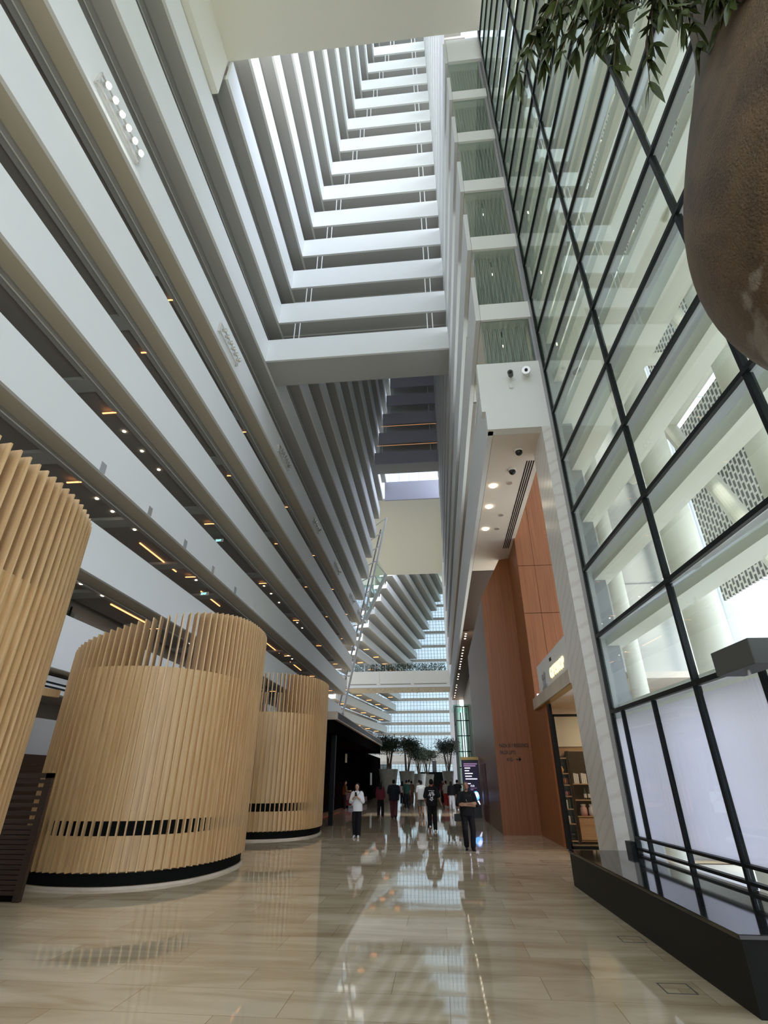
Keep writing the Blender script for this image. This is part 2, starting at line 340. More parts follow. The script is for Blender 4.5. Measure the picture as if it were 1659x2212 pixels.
# ---- left balconies
def left_balcony(k):
    z = ZB + H * k; L = Lk(k)
    y0 = -18 if k < 7 else 11.7
    y1 = 73.9 if k < 2 else 75.0
    n = k + 2
    lab = ('white balcony band of the left wall, %s from the bottom' % ORD[n - 1])
    if k == -1: lab = 'lowest white balcony band of the left wall, just above the lobby bulkhead'
    if k == 6: lab = 'white balcony band of the left wall running into the cream ceiling block'
    r = empty('balcony', (-L, y0, z), 0, label=lab, cat='balcony', group='left wall balconies')
    ln = y1 - y0
    B(-.14, 0, 0, ln, 0, 1.9).build('parapet', 'white_paint', r)
    B(-.85, -.14, 0, ln, 0, .45).build('soffit_beam', 'tan_soffit' if k < 5 else 'grey_soffit', r)  # tan on the lower storeys carries warm bounced light in its colour
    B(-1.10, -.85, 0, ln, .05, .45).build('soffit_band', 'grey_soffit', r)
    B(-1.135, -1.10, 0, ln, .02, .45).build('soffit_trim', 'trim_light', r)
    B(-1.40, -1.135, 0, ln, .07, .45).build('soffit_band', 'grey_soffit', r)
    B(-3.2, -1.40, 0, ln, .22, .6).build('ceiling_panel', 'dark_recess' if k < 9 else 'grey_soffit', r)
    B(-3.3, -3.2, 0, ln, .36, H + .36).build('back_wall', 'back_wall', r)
    if k <= 9:
        rib = B(-3.2, -1.40, 0, .75, .07, .22).mesh('ceiling_rib', 'grey_soffit')
        y = 14.2 - 3.64 * 15
        while y < y1 - 1:
            if y > y0 + 1:
                o = bpy.data.objects.new('ceiling_rib', rib); COL.objects.link(o); o.parent = r; o.location = (0, y - y0, 0)
            y += 3.64 * 3 if k > 1 else 3.64 * 1.5
    if 0 <= k <= 4:
        for i in range(6):
            y = 16.3 + 10.9 * i
            if k == 0: y = 14.7 + 10.9 * i
            wd = .62 if k < 3 else .25
            B(-1.32 - wd, -1.32, y - y0 - .03, y - y0 + .03, .05, .09).build('light_strip', 'led_orange', r)
    if k == 1:
        for a, b2 in ((22.5, 26.6), (30.1, 33.3), (43.4, 48.3), (52.4, 57)):
            B(-2.28, -2.23, a - y0, b2 - y0, .17, .22).build('light_strip', 'led_orange', r)
    if k == 0:
        for a, b2 in ((21.7, 25.4), (32.6, 36.2)):
            B(-1.87, -1.82, a - y0, b2 - y0, .17, .22).build('light_strip', 'led_orange', r)
    dl = {2: (17.8, 19.4, 21.1, 39.1, 41.1, 43.6, 50.3, 52.4), 1: (17.9, 19.1, 21.0, 28.1, 49.5, 51, 53), 0: (17.2, 18.58, 20.1, 29, 31)}.get(k, ())
    for y in dl:
        xx = -1.85 if k == 2 else -1.7 if k == 1 else -1.22
        zz = .19 if k else .04
        d = MB().tube((xx, y - y0, zz), (xx, y - y0, zz + .05), .065, n=12).build('downlight', 'lamp_warm', r)
    if k == -1:
        B(-3.19, -3.16, 33, 40, .9, 3.4).build('back_window', 'glass_lobby', r)
        for y in (33, 35.2, 37.4, 39.6): B(-3.16, -3.10, y, y + .06, .6, 3.6).build('mullion', 'black_metal', r)
        B(-3.16, -3.10, 33, 40, 2.5, 2.56).build('transom', 'black_metal', r)
        B(-3.15, -3.08, 36.0, 37.1, 2.65, 3.3).build('air_grille', 'grey_metal', r)
    if k == 1:
        for i in range(6):
            y = 15.6 + 3.64 * i
            B(0, .02, y - y0 - .16, y - y0 + .16, .02, .42).build('wall_plate', 'grey_metal' if i % 2 == 0 else 'silver', r)
    return r
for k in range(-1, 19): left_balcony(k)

# ---- exit signs under the left balconies
for (k, y) in ((1, 29.6), (2, 29.2)):
    s = empty('exit_sign', (-Lk(k) - 1.75, y, ZB + H * k - .05), label='green lit exit sign under the %s balcony on the left' % ORD[k + 1], cat='sign')
    B(-.28, .28, -.03, .03, -.2, 0).build('housing', 'plastic_white', s)
    text('lettering', 'EXIT', .17, 'exit_green', s, (-.2, -.034, -.165), (math.radians(90), 0, 0), .004)
    B(-.02, .02, -.02, .02, 0, .41).build('rod', 'steel', s)

# ---- spotlight rails on the fifth parapet
rail0 = empty('spotlight_rail', (0, 0, 0))
MB().box(.10, .16, -1.35, 1.35, .55, .61).box(.10, .16, -1.35, 1.35, -.02, .04).box(0, .16, -1.35, -1.30, -.02, .61).box(0, .16, 1.30, 1.35, -.02, .61).build('frame', 'silver', rail0)
for i in range(6):
    y = -1.1 + i * .44
    lp = MB().tube((.16, y, .3), (.34, y, .22), .09, .13, n=14).build('lamp', 'silver', rail0)
    b = MB().ball((.36, y, .21), .085, n=10, m=6); b.smooth = True
    b.build('bulb', 'lamp_spot' , lp)
off = bpy.data.materials  # dark (unlit) lens for the far rails
plain('lens', (.75, .72, .66), .15)
for i, (y, nm) in enumerate(((8.9, 'largest and nearest, with blazing lamps'), (20.0, 'second from the camera'), (31.4, 'third from the camera'), (42.9, 'fourth from the camera'),
                             (54.3, 'fifth from the camera'), (65.5, 'sixth from the camera'), (73.0, 'farthest, close to the sloping truss'))):
    r = rail0 if i == 0 else copy_tree(rail0)
    r.location = (-Lk(4), y, ZB + H * 4 + .35)
    tag(r, 'row of spotlights on the white left balcony, ' + nm, 'spotlight', 'spotlight rails')
    if i > 0:
        for lp in r.children:
            for bb in lp.children:
                if i > 1 or True:
                    me = bb.data.copy() if i == 1 else me2
                    if i == 1: me.materials[0] = MATS['lens']; me2 = me
                    bb.data = me2
# ---- right facade
ZR = lambda j: 15.0 + 3.57 * j
rw = empty('wall_right', (0, 0, 0)); struct(rw)
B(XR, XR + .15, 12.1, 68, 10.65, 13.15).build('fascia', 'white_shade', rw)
B(XR + 2.25, XR + 2.4, 24, 68, 10.7, 82).build('wall_panel', 'back_wall', rw)
for j in range(0, 16):
    z = ZR(j)
    r = empty('balcony', (XR, 12, z), label='%s grey balcony band of the right wall above the soffit, seen edge on' % ORD[j].capitalize(), cat='balcony', group='right wall balconies')
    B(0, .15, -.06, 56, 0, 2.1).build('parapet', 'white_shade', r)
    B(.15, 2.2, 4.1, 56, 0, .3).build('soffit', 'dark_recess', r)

# ---- end of the right wing: glazed lobby bays stacked above the white box
for j in range(0, 6):
    z = ZR(j)
    r = empty('lobby_bay', (XR, 12, z), label='%s glazed lobby bay of the right wing, counted up from the white box' % ORD[j].capitalize(), cat='lobby bay', group='lobby bays')
    x1 = 1.78 - .02 * j
    if j < 5:
        MB().box(.16, x1, -.06, 4, 0, .72).build('slab', 'white_paint', r)
    else:
        B(.16, 1.8, -.1, 4, 0, 2.3).build('slab', 'white_paint', r)
    p = B(.16, x1 - .1, .02, .05, -2.8 if j else -1.85, 0).build('window_pane', 'glass_lobby', r)
    B(x1 - .1, x1, 0, .1, -2.8 if j else -1.85, 0).build('frame', 'grey_metal', r)
    mb = MB()
    for i in range(11): mb.tube((.25 + i * .13, .34, -2.8 if j else -1.8), (.25 + i * .13, .34, -.05), .05, n=6)
    mb.build('curtain', 'grey_soffit', r)
    B(.16, 1.8, 3, 3.1, -2.8 if j else -1.85, 0).build('back_wall', 'cream_paint', r)
    B(x1 - .06, x1, .1, 3, -2.8 if j else -1.85, 0).build('side_wall', 'cream_paint', r)
    if j < 3:
        q = MB().tube((.9, .5, -.04), (.9, .5, -.2), .06, n=10); q.build('sprinkler', 'dark_grey', r)
        q = MB().ball((.85, .6, -.55), .05, n=10, m=6); q.build('pendant_bulb', 'lamp_warm', r)
        MB().tube((.85, .6, -.5), (.85, .6, 0), .008, n=6).build('pendant_cord', 'dark_grey', r)
wb = struct(empty('wall_box', (1.72, 12, 10.65)))
wb.name = 'wall_front'
MB().box(0, 1.94, 0, .3, .65, 2.5).box(.11, 1.96, 0, .3, 0, .65).build('panel', 'white_paint', wb)
B(.11, 1.96, .3, 3, 2.2, 2.5).build('top', 'white_paint', wb)
# cameras on the white box
for i, (x, z, lab) in enumerate(((2.68, 12.55, 'small dark security camera on the white box, left one above the junction box'), (3.15, 12.6, 'round pale security camera on the white box, right one near the glass'))):
    c = empty('security_camera', (x, 11.99, z), label=lab, cat='camera')
    MB().tube((0, .01, 0), (0, -.12, -.02), .03, n=10).build('bracket', 'plastic_white', c)
    MB().tube((0, -.10, -.02), (-.05, -.30, -.08), .075 + .04 * i, .085 + .04 * i, n=16).build('body', 'dark_grey' if i == 0 else 'silver', c)
    MB().ball((-.05, -.31, -.085), .05, n=10, m=6).build('lens', 'black_plastic', c)
jb = B(2.6, 2.72, 11.94, 12, 12.1, 12.25).build('junction_box', 'plastic_white', bevel=.01)
tag(jb, 'small white junction box under the dark security camera on the white box', 'junction box')

# ---- soffit of the right wing with its fittings
sf = struct(empty('ceiling_soffit', (0, 0, 10.65))); sf.name = 'ceiling_right'
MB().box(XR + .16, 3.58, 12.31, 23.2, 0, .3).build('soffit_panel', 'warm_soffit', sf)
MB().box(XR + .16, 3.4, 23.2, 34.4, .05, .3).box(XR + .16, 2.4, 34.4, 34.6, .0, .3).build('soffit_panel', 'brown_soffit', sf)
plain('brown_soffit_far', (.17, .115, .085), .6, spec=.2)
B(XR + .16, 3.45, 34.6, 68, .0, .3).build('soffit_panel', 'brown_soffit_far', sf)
for (x, y) in ((2.27, 15.2), (2.26, 16.7), (2.28, 18.58)):
    d = MB().tube((x, y, -.03), (x, y, .02), .11, n=18).build('downlight', 'lamp_warm', sf)
for y in (35.1, 35.75, 36.5, 39.2, 40.1, 41.2, 42.2, 43.3, 44.4, 45.6, 46.6, 47.6, 50.2, 51.5, 52.9, 56.5, 57.9, 60, 62, 64, 65.5):
    d = MB().tube((2.24, y, -.03), (2.24, y, .01), .06, n=10).build('downlight', 'lamp_small', sf)
for i in range(4): B(3.30 + i * .07 - .12, 3.335 + i * .07 - .12, 13.75, 20.6, -.012, .01).build('air_slot', 'black_metal', sf)
for (x, y) in ((2.8, 15.05), (2.73, 18.58), (2.76, 17.4)): MB().tube((x, y, -.03), (x, y, .02), .10, n=16).build('speaker_disc', 'silver', sf)
for i, (x, y, lab) in enumerate(((2.85, 13.14, 'black dome camera under the cream soffit, nearer the white box'), (2.79, 14.24, 'black dome camera under the cream soffit, farther from the white box'))):
    c = empty('dome_camera', (x, y, 10.65), label=lab, cat='camera')
    MB().tube((0, 0, 0), (0, 0, -.05), .13, n=20).build('base', 'plastic_white', c)
    q = MB().ball((0, 0, -.07), .11, n=16, m=10); q.smooth = True; q.build('dome', 'black_plastic', c)

# ---- footbridges across the atrium
def bridge(k):
    z = ZB + H * k; L = Lk(k); n = k - 4
    if L + XR < 1.2: return
    r = empty('footbridge', (-L, 24.2, z), label='white footbridge across the atrium, %s from the bottom of the front stack' % ORD[n - 1], cat='footbridge', group='front stack of footbridges')
    w = L + XR
    B(0.01, w, 0, .14, 0, 1.9).build('parapet', 'white_paint', r)
    B(0.01, w, .14, 2.45, 0, .3).build('soffit', 'grey_soffit', r)
    B(0.01, w, 2.3, 2.45, .3, 1.6).build('rear_parapet', 'back_wall', r)
    B(0.01, w, 1.2, 1.35, -.12, 0).build('soffit_rib', 'grey_soffit', r) if k > 5 else None
    for x in (1.75, 2.1, w - 1.3, w - .95):
        if .3 < x < w - .2: MB().tube((x, .07, 1.9), (x, .07, H - .13), .035, n=8).build('post', 'white_paint', r)
for k in range(5, 19): bridge(k)
for i in range(7):
    z = 41.4 + 3.5 * i; L = Lz(z)
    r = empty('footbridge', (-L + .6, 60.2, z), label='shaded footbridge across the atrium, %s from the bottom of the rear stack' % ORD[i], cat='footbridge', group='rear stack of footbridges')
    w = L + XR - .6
    B(0.01, w, 0, .14, 0, 2.0).build('parapet', 'lilac_wall', r)  # darker lilac puts the shade of the unlit front into the colour
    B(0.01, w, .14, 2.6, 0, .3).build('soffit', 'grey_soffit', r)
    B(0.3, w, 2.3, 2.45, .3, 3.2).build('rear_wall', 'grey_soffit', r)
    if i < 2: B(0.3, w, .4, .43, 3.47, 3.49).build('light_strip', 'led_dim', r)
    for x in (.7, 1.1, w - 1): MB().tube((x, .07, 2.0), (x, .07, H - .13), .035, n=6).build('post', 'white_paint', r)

# ---- link between the towers
lk = struct(empty('ceiling_link', (0, 0, 44))); lk.name = 'ceiling_far'
B(-14.5, 3.6, 75.6, 111, 0, .5).build('soffit_panel', 'cream_paint', lk)
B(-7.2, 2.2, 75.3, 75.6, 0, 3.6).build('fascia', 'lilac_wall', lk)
w1 = struct(empty('window_clerestory', (-6.4, 75.4, 47.6))); w1.name = 'window_2'
B(0, 8.6, .05, .08, 0, 2.2).build('pane', 'glass_clear', w1)
mb = MB()
for i in range(6): mb.box(i * 1.72 - .05, i * 1.72 + .05, 0, .12, 0, 2.2)
mb.box(0, 8.6, 0, .12, -.06, .06)
mb.build('frame', 'white_paint', w1)

# ---- sloping truss closing the left wing
tr = empty('truss', (-13.2, 75.6, 10), label='white sloping lattice truss edging the end of the left balconies', cat='truss')
A0 = Vector((0, 0, 0)); A1 = Vector((6.25, 0, 30.8)); B0 = Vector((2.85, .9, 13.6)); B1 = Vector((6.05, .9, 21.0))
B(-.15, .15, -.15, .15, -10, .1).build('post', 'grey_metal', tr)
MB().tube(A0, A1, .16, n=10).build('chord', 'white_paint', tr)
MB().tube((-.85, .4, 0), A1 + Vector((-1.0, .4, -2)), .12, n=8).build('chord', 'grey_metal', tr)
MB().tube(B0, B1, .30, n=10).build('brace', 'white_paint', tr)
for i in range(13):
    f = i / 12; p = A0.lerp(A1, f); q = Vector((-.85, .4, 0)).lerp(A1 + Vector((-1.0, .4, -2)), f)
    MB().tube(p, q + Vector((-1.2, 0, .5)), .09, n=6).build('rung', 'white_paint', tr)
for i in range(5):
    f = i / 4; p = B0.lerp(B1, f); z = p.z + 1.6; q = A0.lerp(A1, min(1, z / 30.8))
    MB().tube(p, q, .09, n=6).build('strut', 'white_paint', tr)
MB().add([B0, B1, A0.lerp(A1, .76), A0.lerp(A1, .48)], [(0, 1, 2, 3)]).build('pane', 'glass_green', tr)

# ---- second tower beyond
a2 = math.radians(8.95)
plain('white_far', (.70, .71, .70), .6)
for j in range(-5, 11):
    z = 42.2 - 3.1 * j; x = -10.5 - 1.4 * j
    ln = 51
    r = empty('balcony', (x, 115, z), -a2, label='white balcony of the farther tower, number %d down from its highest visible band' % (j + 6), cat='balcony', group='far tower balconies')
    B(-.2, 0, 0, ln, 0, 1.75).build('parapet', 'white_far', r)
    B(-3, -.2, -.05, ln, 0, .35).build('slab', 'grey_soffit', r)
    B(-3.2, 0, -.25, 0, 0, .9).build('end_face', 'white_paint', r)
    B(-3.2, -3, 0, ln, .3, 3.4).build('back_wall', 'back_wall', r)
    if j >= 4:
        for y in (8, 17, 26, 35, 44): B(-2.2, -.9, y, y + .5, -.06, 0).build('light_strip', 'led_orange', r)

# ---- sky bridge with planting
sb = empty('sky_bridge', (-16, 95, 15.6), label='wide pale bridge with a glass balustrade spanning the hall in the distance', cat='bridge')
B(0, 18.58, 0, .3, 1.05, 3.7).build('fascia', 'cream_paint', sb)
for x in (5.6, 11.7): B(x, x + .3, -.04, 0, 1.05, 3.7).build('joint_cover', 'cream_paint', sb)
for x0, x1 in ((.4, 5.4), (6.1, 11.6), (12.2, 18)): B(x0, x1, -.03, 0, 1.35, 1.5).build('slot', 'dark_recess', sb)
B(0, 18.58, -.15, .3, .85, 1.08).build('lower_edge', 'white_paint', sb)
B(0, 18.58, 0, 5.5, .7, .9).build('soffit', 'tan_soffit', sb)
mb = MB()
for i in range(60): mb.ball((random.uniform(3, 17.8), random.uniform(.3, 5), .62), random.uniform(.05, .12), n=6, m=4)
o = mb.build('ceiling_lamp', 'silver', sb); o['kind'] = 'stuff'
mb = MB()
for i in range(14): mb.ball((3.5 + i * 1.02 + random.uniform(-.3, .3), random.uniform(.3, 3), .55), .09, n=6, m=4)
for i in range(9):
    B(1.2 + i * 1.93, 1.24 + i * 1.93 + .03, .02, .08, 3.7, 5.1).build('balustrade_post', 'steel', sb)
B(0, 18.58, .04, .06, 3.72, 5.0).build('balustrade_pane', 'glass_clear', sb)
MB().tube((0, .05, 5.1), (18.58, .05, 5.1), .04, n=6).build('handrail', 'steel', sb)
mb = MB(); rnd = random.Random(3)
for i in range(1800):
    x = rnd.uniform(.2, 18); y = rnd.uniform(.4, 1.2); z = 3.75 + rnd.random() ** 1.3 * 1.35
    a = Vector((rnd.uniform(-1, 1), rnd.uniform(-1, 1), rnd.uniform(-.3, 1))).normalized() * rnd.uniform(.15, .32); bq = a.orthogonal().normalized() * .07
    p = Vector((x, y, z)); mb.add([p - a, p + bq, p + a, p - bq], [(0, 1, 2, 3)])
o = mb.build('bridge_hedge', 'leaf_far'); o.location = (-16, 95, 15.6)
tag(o, 'dark green plants in a row behind the glass balustrade of the distant bridge', 'plants', kind='stuff')

# ---- far glazed facade
ff = struct(empty('window_far', (0, 167, 0))); ff.name = 'window_3'
s_ = 167 / 185
zz = [6.6, 9.4, 14.4, 17.3, 20.6, 24.2, 27.6, 31.5, 36, 40.5, 45, 49.5, 54, 58.5]
for i, z in enumerate(zz): B(-32, 12, -.6, 0, z - .75, z + .05).build('beam', 'white_far', ff)
mb = MB()
for i in range(45): mb.box(-32 + i, -32 + i + .1, 0, .12, 0, 62)
mb.build('mullion', 'grey_metal', ff)
mb = MB()
for i in range(60): mb.box(-32, 12, .02, .1, i * 1.05, i * 1.05 + .06)
mb.build('transom', 'grey_metal', ff)
B(-32, 12, .05, .06, 0, 62).build('pane', 'glass_far', ff)
mb = MB()
for i in range(7): mb.tube((-26 + 2.5 * i, -1.2, 12 + 6 * i), (-24.2 + 2.5 * i + .7, -1.2, 12 + 6 * i + 6), .3, n=6).tube((-23.6 + 2.5 * i, -1.2, 12 + 6 * i), (-21.8 + 2.5 * i + .7, -1.2, 12 + 6 * i + 6), .3, n=6)
mb.build('diagonal_brace', 'white_far', ff)
struct(MB().prism([(2.6, 112.1), (3.0, 112.1), (11.6, 166.5), (11.2, 166.5)], 'z', 0, 64).build('wall_light_block', 'white_far')).name = 'wall_light_block_back'  # wall added to cut side sky light from the farther tower
w_r = struct(B(2.6, 2.9, 68.2, 112, 0, 44).build('wall_far_side', 'white_far'))
w_ = struct(MB().box(-32, -14, 168, 168.3, 0, 12).build('wall_back', 'grey_soffit'))

# ---- curtain wall on the right (skewed to the tower)
GA = math.radians(2.53)
cw = struct(empty('window_1', (3.63, 11.7, 0), GA)); 
TZ = [3.0 + 1.57 * i for i in range(21)]
MY = [0, -3.56, -6.65, -9.74, -12.83, -15.9, -19]
for y in MY: B(-.03, .06, y - .035, y + .035, .55, 35.2).build('mullion', 'black_metal', cw)
for y in (-.60, -2.06, -5.1, -8.2): B(-.03, .04, y - .03, y + .03, .55, 3.0).build('mullion', 'black_metal', cw)
for i, z in enumerate(TZ):
    B(-.04, .02, -20, 0, z - .036, z + .036).build('transom', 'black_metal', cw)
    B(.02, .18, -20, 0, z - .04, z + .04).build('transom_plate', 'grey_metal', cw)
for z in (.62, .80): B(-.04, .05, -20, 0, z - .02, z + .02).build('transom', 'black_metal', cw)
for i in range(len(TZ) - 1):
    B(.0, .012, -20, 0, TZ[i] + .06, TZ[i + 1] - .06).build('pane', 'glass_wall', cw)
for i, (a, b2) in enumerate(((-.57, -.035), (-2.03, -.63), (-3.52, -2.09), (-5.07, -3.6), (-6.61, -5.13), (-9.7, -6.7), (-20, -9.8))):
    B(.05, .07, a, b2, .82, 2.86).build('frosted_pane', 'frosted', cw)
    B(.0, .012, a, b2, .66, 2.94).build('pane', 'glass_clear', cw)
B(-.02, .1, 0.02, .34, 0, 35.2).build('jamb', 'grey_metal', cw)
B(-.12, .0, .02, .3, .55, .72).build('corner_bracket', 'black_metal', cw)

# dark lamp box fixed to the frame
lb = empty('flood_lamp', (3.52, 6.3, 2.95), math.radians(2), label='dark grey box lamp bracketed to the black window frame above the frosted panes', cat='lamp')
B(-.22, .10, -.55, .22, -.13, .14).build('housing', 'dark_grey', lb, .01)
B(.10, .25, -.3, -.22, -.05, .05).build('bracket', 'steel', lb)
MB().tube((-.1, -.2, -.13), (-.1, -.2, -.18), .02, n=8).build('knob', 'steel', lb)

# ---- white steel structure outside the glass
ex = empty('steel_frame', (0, 0, 0), label='white steel columns, beams and braces standing outside the glass wall', cat='steel frame')
def rod(n, p, q, r_): q_ = MB().tube(p, q, r_, n=20); q_.smooth = False; return q_.build(n, 'white_steel', ex)
for (x, y, r_) in ((5.25, 10.25, .33), (5.4, 7.1, .33), (5.52, 4.0, .33), (5.65, .9, .33), (4.85, 13.2, .2)): rod('column', (x, y, 0), (x, y, 36), r_).data.shade_smooth()
for (x, y) in ((7.1, 6.0),): rod('column', (x, y, 0), (x, y, 36), .26).data.shade_smooth()
for z in TZ[:16]: 
    b_ = B(.32, .74, -20, .9, z - .12, z + .20).build('beam', 'white_steel', ex); b_.location = (3.63, 11.7, 0); b_.rotation_euler.z = GA
for z in (10.75, 15.4, 20.1): rod('chord', (7.0, 15.5, z), (7.4, -14, z), .15)
for z in (10.75, 15.4, 20.1):
    for y in (9.7, 6.0): rod('cross_beam', (4.5, y, z), (7.1, y, z), .15)
for (p, q) in (((7, 13.0, 11.9), (7, 8.6, 1.8)), ((7, 13.0, 20.1), (7, 9.7, 10.75)), ((7.1, 9.7, 10.75), (7.1, 6.0, 15.4)), ((7.1, 9.7, 20.1), (7.1, 6.0, 15.4))): rod('brace', p, q, .2)
ew = struct(MB().box(4.25, 12, 15.8, 16.1, 0, 38).build('wall_outside', 'ext_wall'))
ew.name = 'wall_back_right'
js = MB()
for z in (3.6, 7.2, 10.8, 14.4, 18): js.box(4.2, 12, 15.785, 15.8, z, z + .03)
o = js.build('joint', 'grey_metal', ew)
sc = empty('woven_screen', (9.0, 0, 0), math.radians(1.0), label='grey woven metal sun screen with white hooked wires beyond the white steel', cat='screen')
B(0, .06, -14, 15.6, 6.5, 12.4).build('panel', 'woven_screen', sc)
B(0, .06, -14, 15.6, 13.0, 24).build('panel', 'woven_screen', sc)
B(0, .06, -14, 15.6, 24.6, 38).build('panel', 'woven_screen', sc)
struct(B(4.6, 30, -14, 14.6, -.3, .05).build('floor_outside', 'ext_wall')).name = 'floor_terrace'

# ---- black granite plinth
pl = empty('plinth', (0, 0, 0), label='long low black granite plinth at the foot of the glass wall', cat='plinth')
MB().prism([(2.42, 11.95), (2.55, 5.92), (3.86, 5.92), (3.60, 11.95)], 'z', 0, .52).build('body', 'granite_matt', pl)
MB().prism([(2.40, 11.98), (2.53, 5.90), (3.9, 5.90), (3.62, 11.98)], 'z', .52, .56).build('top', 'granite', pl, .006)

# ---- stone pier beside the glass
struct(MB().box(3.34, 3.60, 12.0, 13.4, 0, 10.65).box(3.34, 3.604, 11.995, 12.0, 0, 10.65).build('trim_1', 'stone'))
struct(B(3.56, 4.2, 12.05, 12.4, 0, 35).build('trim_2', 'grey_metal'))

# ---- timber walls
fw = struct(empty('wall_wood', (0, 0, 0))); fw.name = 'wall_timber'
MB().prism([(2.18, 0), (3.56, 0), (3.56, 10.65), (3.12, 10.6), (2.18, 8.85)], 'y', 21.8, 21.95).build('front_panel', 'teak', fw)
B(3.54, 3.62, 18.1, 21.8, 0, 4.15).build('return_panel', 'teak', fw)
B(3.54, 3.62, 19.65, 21.8, 4.15, 10.65).build('return_panel', 'teak', fw)
mb = MB()
for (z0, z1) in ((4.5, 7.44), (7.46, 9.40), (9.42, 14)):
    for (x0, x1) in ((3.54, 4.19), (4.20, 5.6)): mb.box(x0, x1, 19.6, 19.65, z0, z1)
mb.build('upper_panel', 'teak', fw); B(3.56, 5.6, 19.66, 19.7, 4.5, 14).build('backing', 'brown_soffit', fw)
B(2.18, 2.3, 21.95, 34, 0, 8.83).build('side_panel', 'teak_gloss', fw)
B(2.14, 2.18, 27.2, 29.4, 0, 2.44).build('door_recess', 'dark_red_wood', fw)
for (s, x, z, sz) in (('PAIZA SKY RESIDENCE', 2.33, 2.86, .185), ('PAIZA LIFTS', 2.34, 2.62, .185), ('47-55', 2.56, 2.38, .17)):
    text('lettering', s, sz, 'black_plastic', fw, (x, 21.79, z), (math.radians(90), 0, 0), .006, sx=.60)
MB().add([(2.92, 21.785, 2.43), (3.08, 21.785, 2.43), (3.08, 21.785, 2.46), (2.92, 21.785, 2.46), (3.03, 21.785, 2.50), (3.03, 21.785, 2.53), (3.11, 21.785, 2.445), (3.03, 21.785, 2.36), (3.03, 21.785, 2.39)],
         [(0, 1, 2, 3), (4, 5, 6), (6, 7, 8), (4, 6, 8)]).build('arrow', 'black_plastic', fw)

# ---- gift shop front
sg = empty('shop_sign', (3.54, 18.5, 4.15), label='white sign board with glowing gold letters above the shop door', cat='sign')
B(-.02, .1, -4.9, 0, .1, 1.06).build('board', 'white_paint', sg)
B(-.14, .1, -4.7, .9, -.22, .12).build('lintel', 'beige_stone', sg)
B(-.12, .1, -4.7, .9, -.24, -.22).build('lintel_edge', 'gold', sg)
R90 = (math.radians(90), 0, math.radians(-90))
text('lettering', 'GIFTSHOP', .42, 'sign_glow', sg, (-.03, -2.05, .33), R90, .02, sx=1.0)
text('lettering', 'THE', .14, 'black_metal', sg, (-.03, -2.2, .80), R90, .01)
mb = MB(); mb.prism([(-1.35, .62), (-1.25, .70), (-1.1, .62), (-.9, .66), (-.75, .58), (-.8, .5), (-1.3, .5)], 'x', -.05, -.02)
for y in (-1.22, -1.1, -.98, -.86): mb.tube((-.035, y, .12), (-.035, y, .55), .012, n=6)
mb.prism([(-1.5, .1), (-1.35, .3), (-.8, .26), (-.6, .1)], 'x', -.06, -.02)
mb.build('emblem', 'grey_metal', sg)
dj = empty('shop_door', (3.56, 17.6, 0), label='black framed glass shop door standing open below the lit sign', cat='door')
B(0, .08, 0, .32, 0, 3.9).build('jamb', 'black_metal', dj)
B(0, .06, -4.1, -4.02, 0, 3.9).build('jamb', 'black_metal', dj)
mb = MB(); mb.box(.08, .14, .1, .16, 0, 3.6).box(1.0, 1.06, .1, .16, 0, 3.6).box(.08, 1.06, .1, .16, 0, .08).box(.08, 1.06, .1, .16, 3.53, 3.6)
mb.build('leaf_frame', 'black_metal', dj); B(.14, 1.0, .12, .14, .08, 3.53).build('pane', 'glass_clear', dj)
MB().tube((.95, .05, 1.0), (.95, .05, 1.5), .02, n=8).build('handle', 'black_metal', dj)
sh = struct(empty('wall_shop', (0, 0, 0)))
B(3.62, 8, 19.45, 19.55, 0, 4.1).build('back_panel', 'shop_wood', sh)
B(7.9, 8, 13.4, 19.5, 0, 4.1).build('side_panel', 'shop_wood', sh)
B(3.6, 8, 13.4, 19.5, 3.95, 4.1).build('ceiling_panel', 'warm_soffit', sh)
B(3.62, 8, 15.0, 15.1, 0, 0.01).build('threshold', 'brown_soffit', sh)
B(3.65, 8, 19.38, 19.45, 2.75, 3.95).build('upper_panel', 'cream_paint', sh)
shop_fill = bpy.data.lights.new('shop_fill', 'AREA'); shop_fill.size = 1.5; shop_fill.energy = 40; shop_fill.color = (1, .74, .46)  # area light added to brighten the shop interior, no fixture seen
so = bpy.data.objects.new('shop_fill', shop_fill); COL.objects.link(so); so.location = (5.6, 17.2, 3.9)
# shelves: back-wall unit
def shelf_unit(loc, w, d, lv, h, lab, rz=0):
    r = empty('shelf_unit', loc, rz, label=lab, cat='shelf')
    for x in (0, w): B(x - .02, x + .02, 0, d, 0, h).build('side_panel', 'brown_soffit', r)
    for z in lv: B(.02, w - .02, 0, d, z - .03, z).build('shelf', 'shop_wood', r)
    B(.02, w - .02, d - .02, d, 0, h).build('back_panel', 'brown_soffit', r)
    return r
shelf_unit((3.68, 19.0, 0), .5, .38, (.1, .55, .95, 1.3, 1.62, 1.95, 2.4), 2.45, 'lit shop shelf unit seen through the open glass door')
shelf_unit((4.24, 19.0, 0), .80, .38, (.1, .75, 1.2, 1.65), 2.6, 'shop shelf unit to the right of the door with bottles and boxes')
B(4.27, 5.01, 18.97, 19.0, .12, .7).build('tmp_front', 'shop_wood', None); bpy.data.objects['tmp_front'].name = 'drawer_front'
tag(bpy.data.objects['drawer_front'], 'striped wooden drawer front at the foot of the right shop shelf', 'drawer')
plain('good_red', (.42, .08, .04), .5); plain('good_amber', (.7, .36, .06), .4); plain('good_white', (.75, .72, .70), .5); plain('good_pink', (.65, .36, .34), .5); plain('good_green', (.05, .07, .05), .3)
def book(x, z, w, h, m, lab, grp):
    o = B(x, x + w, 19.05, 19.25, z, z + h).build('book', m); tag(o, lab, 'book', grp)
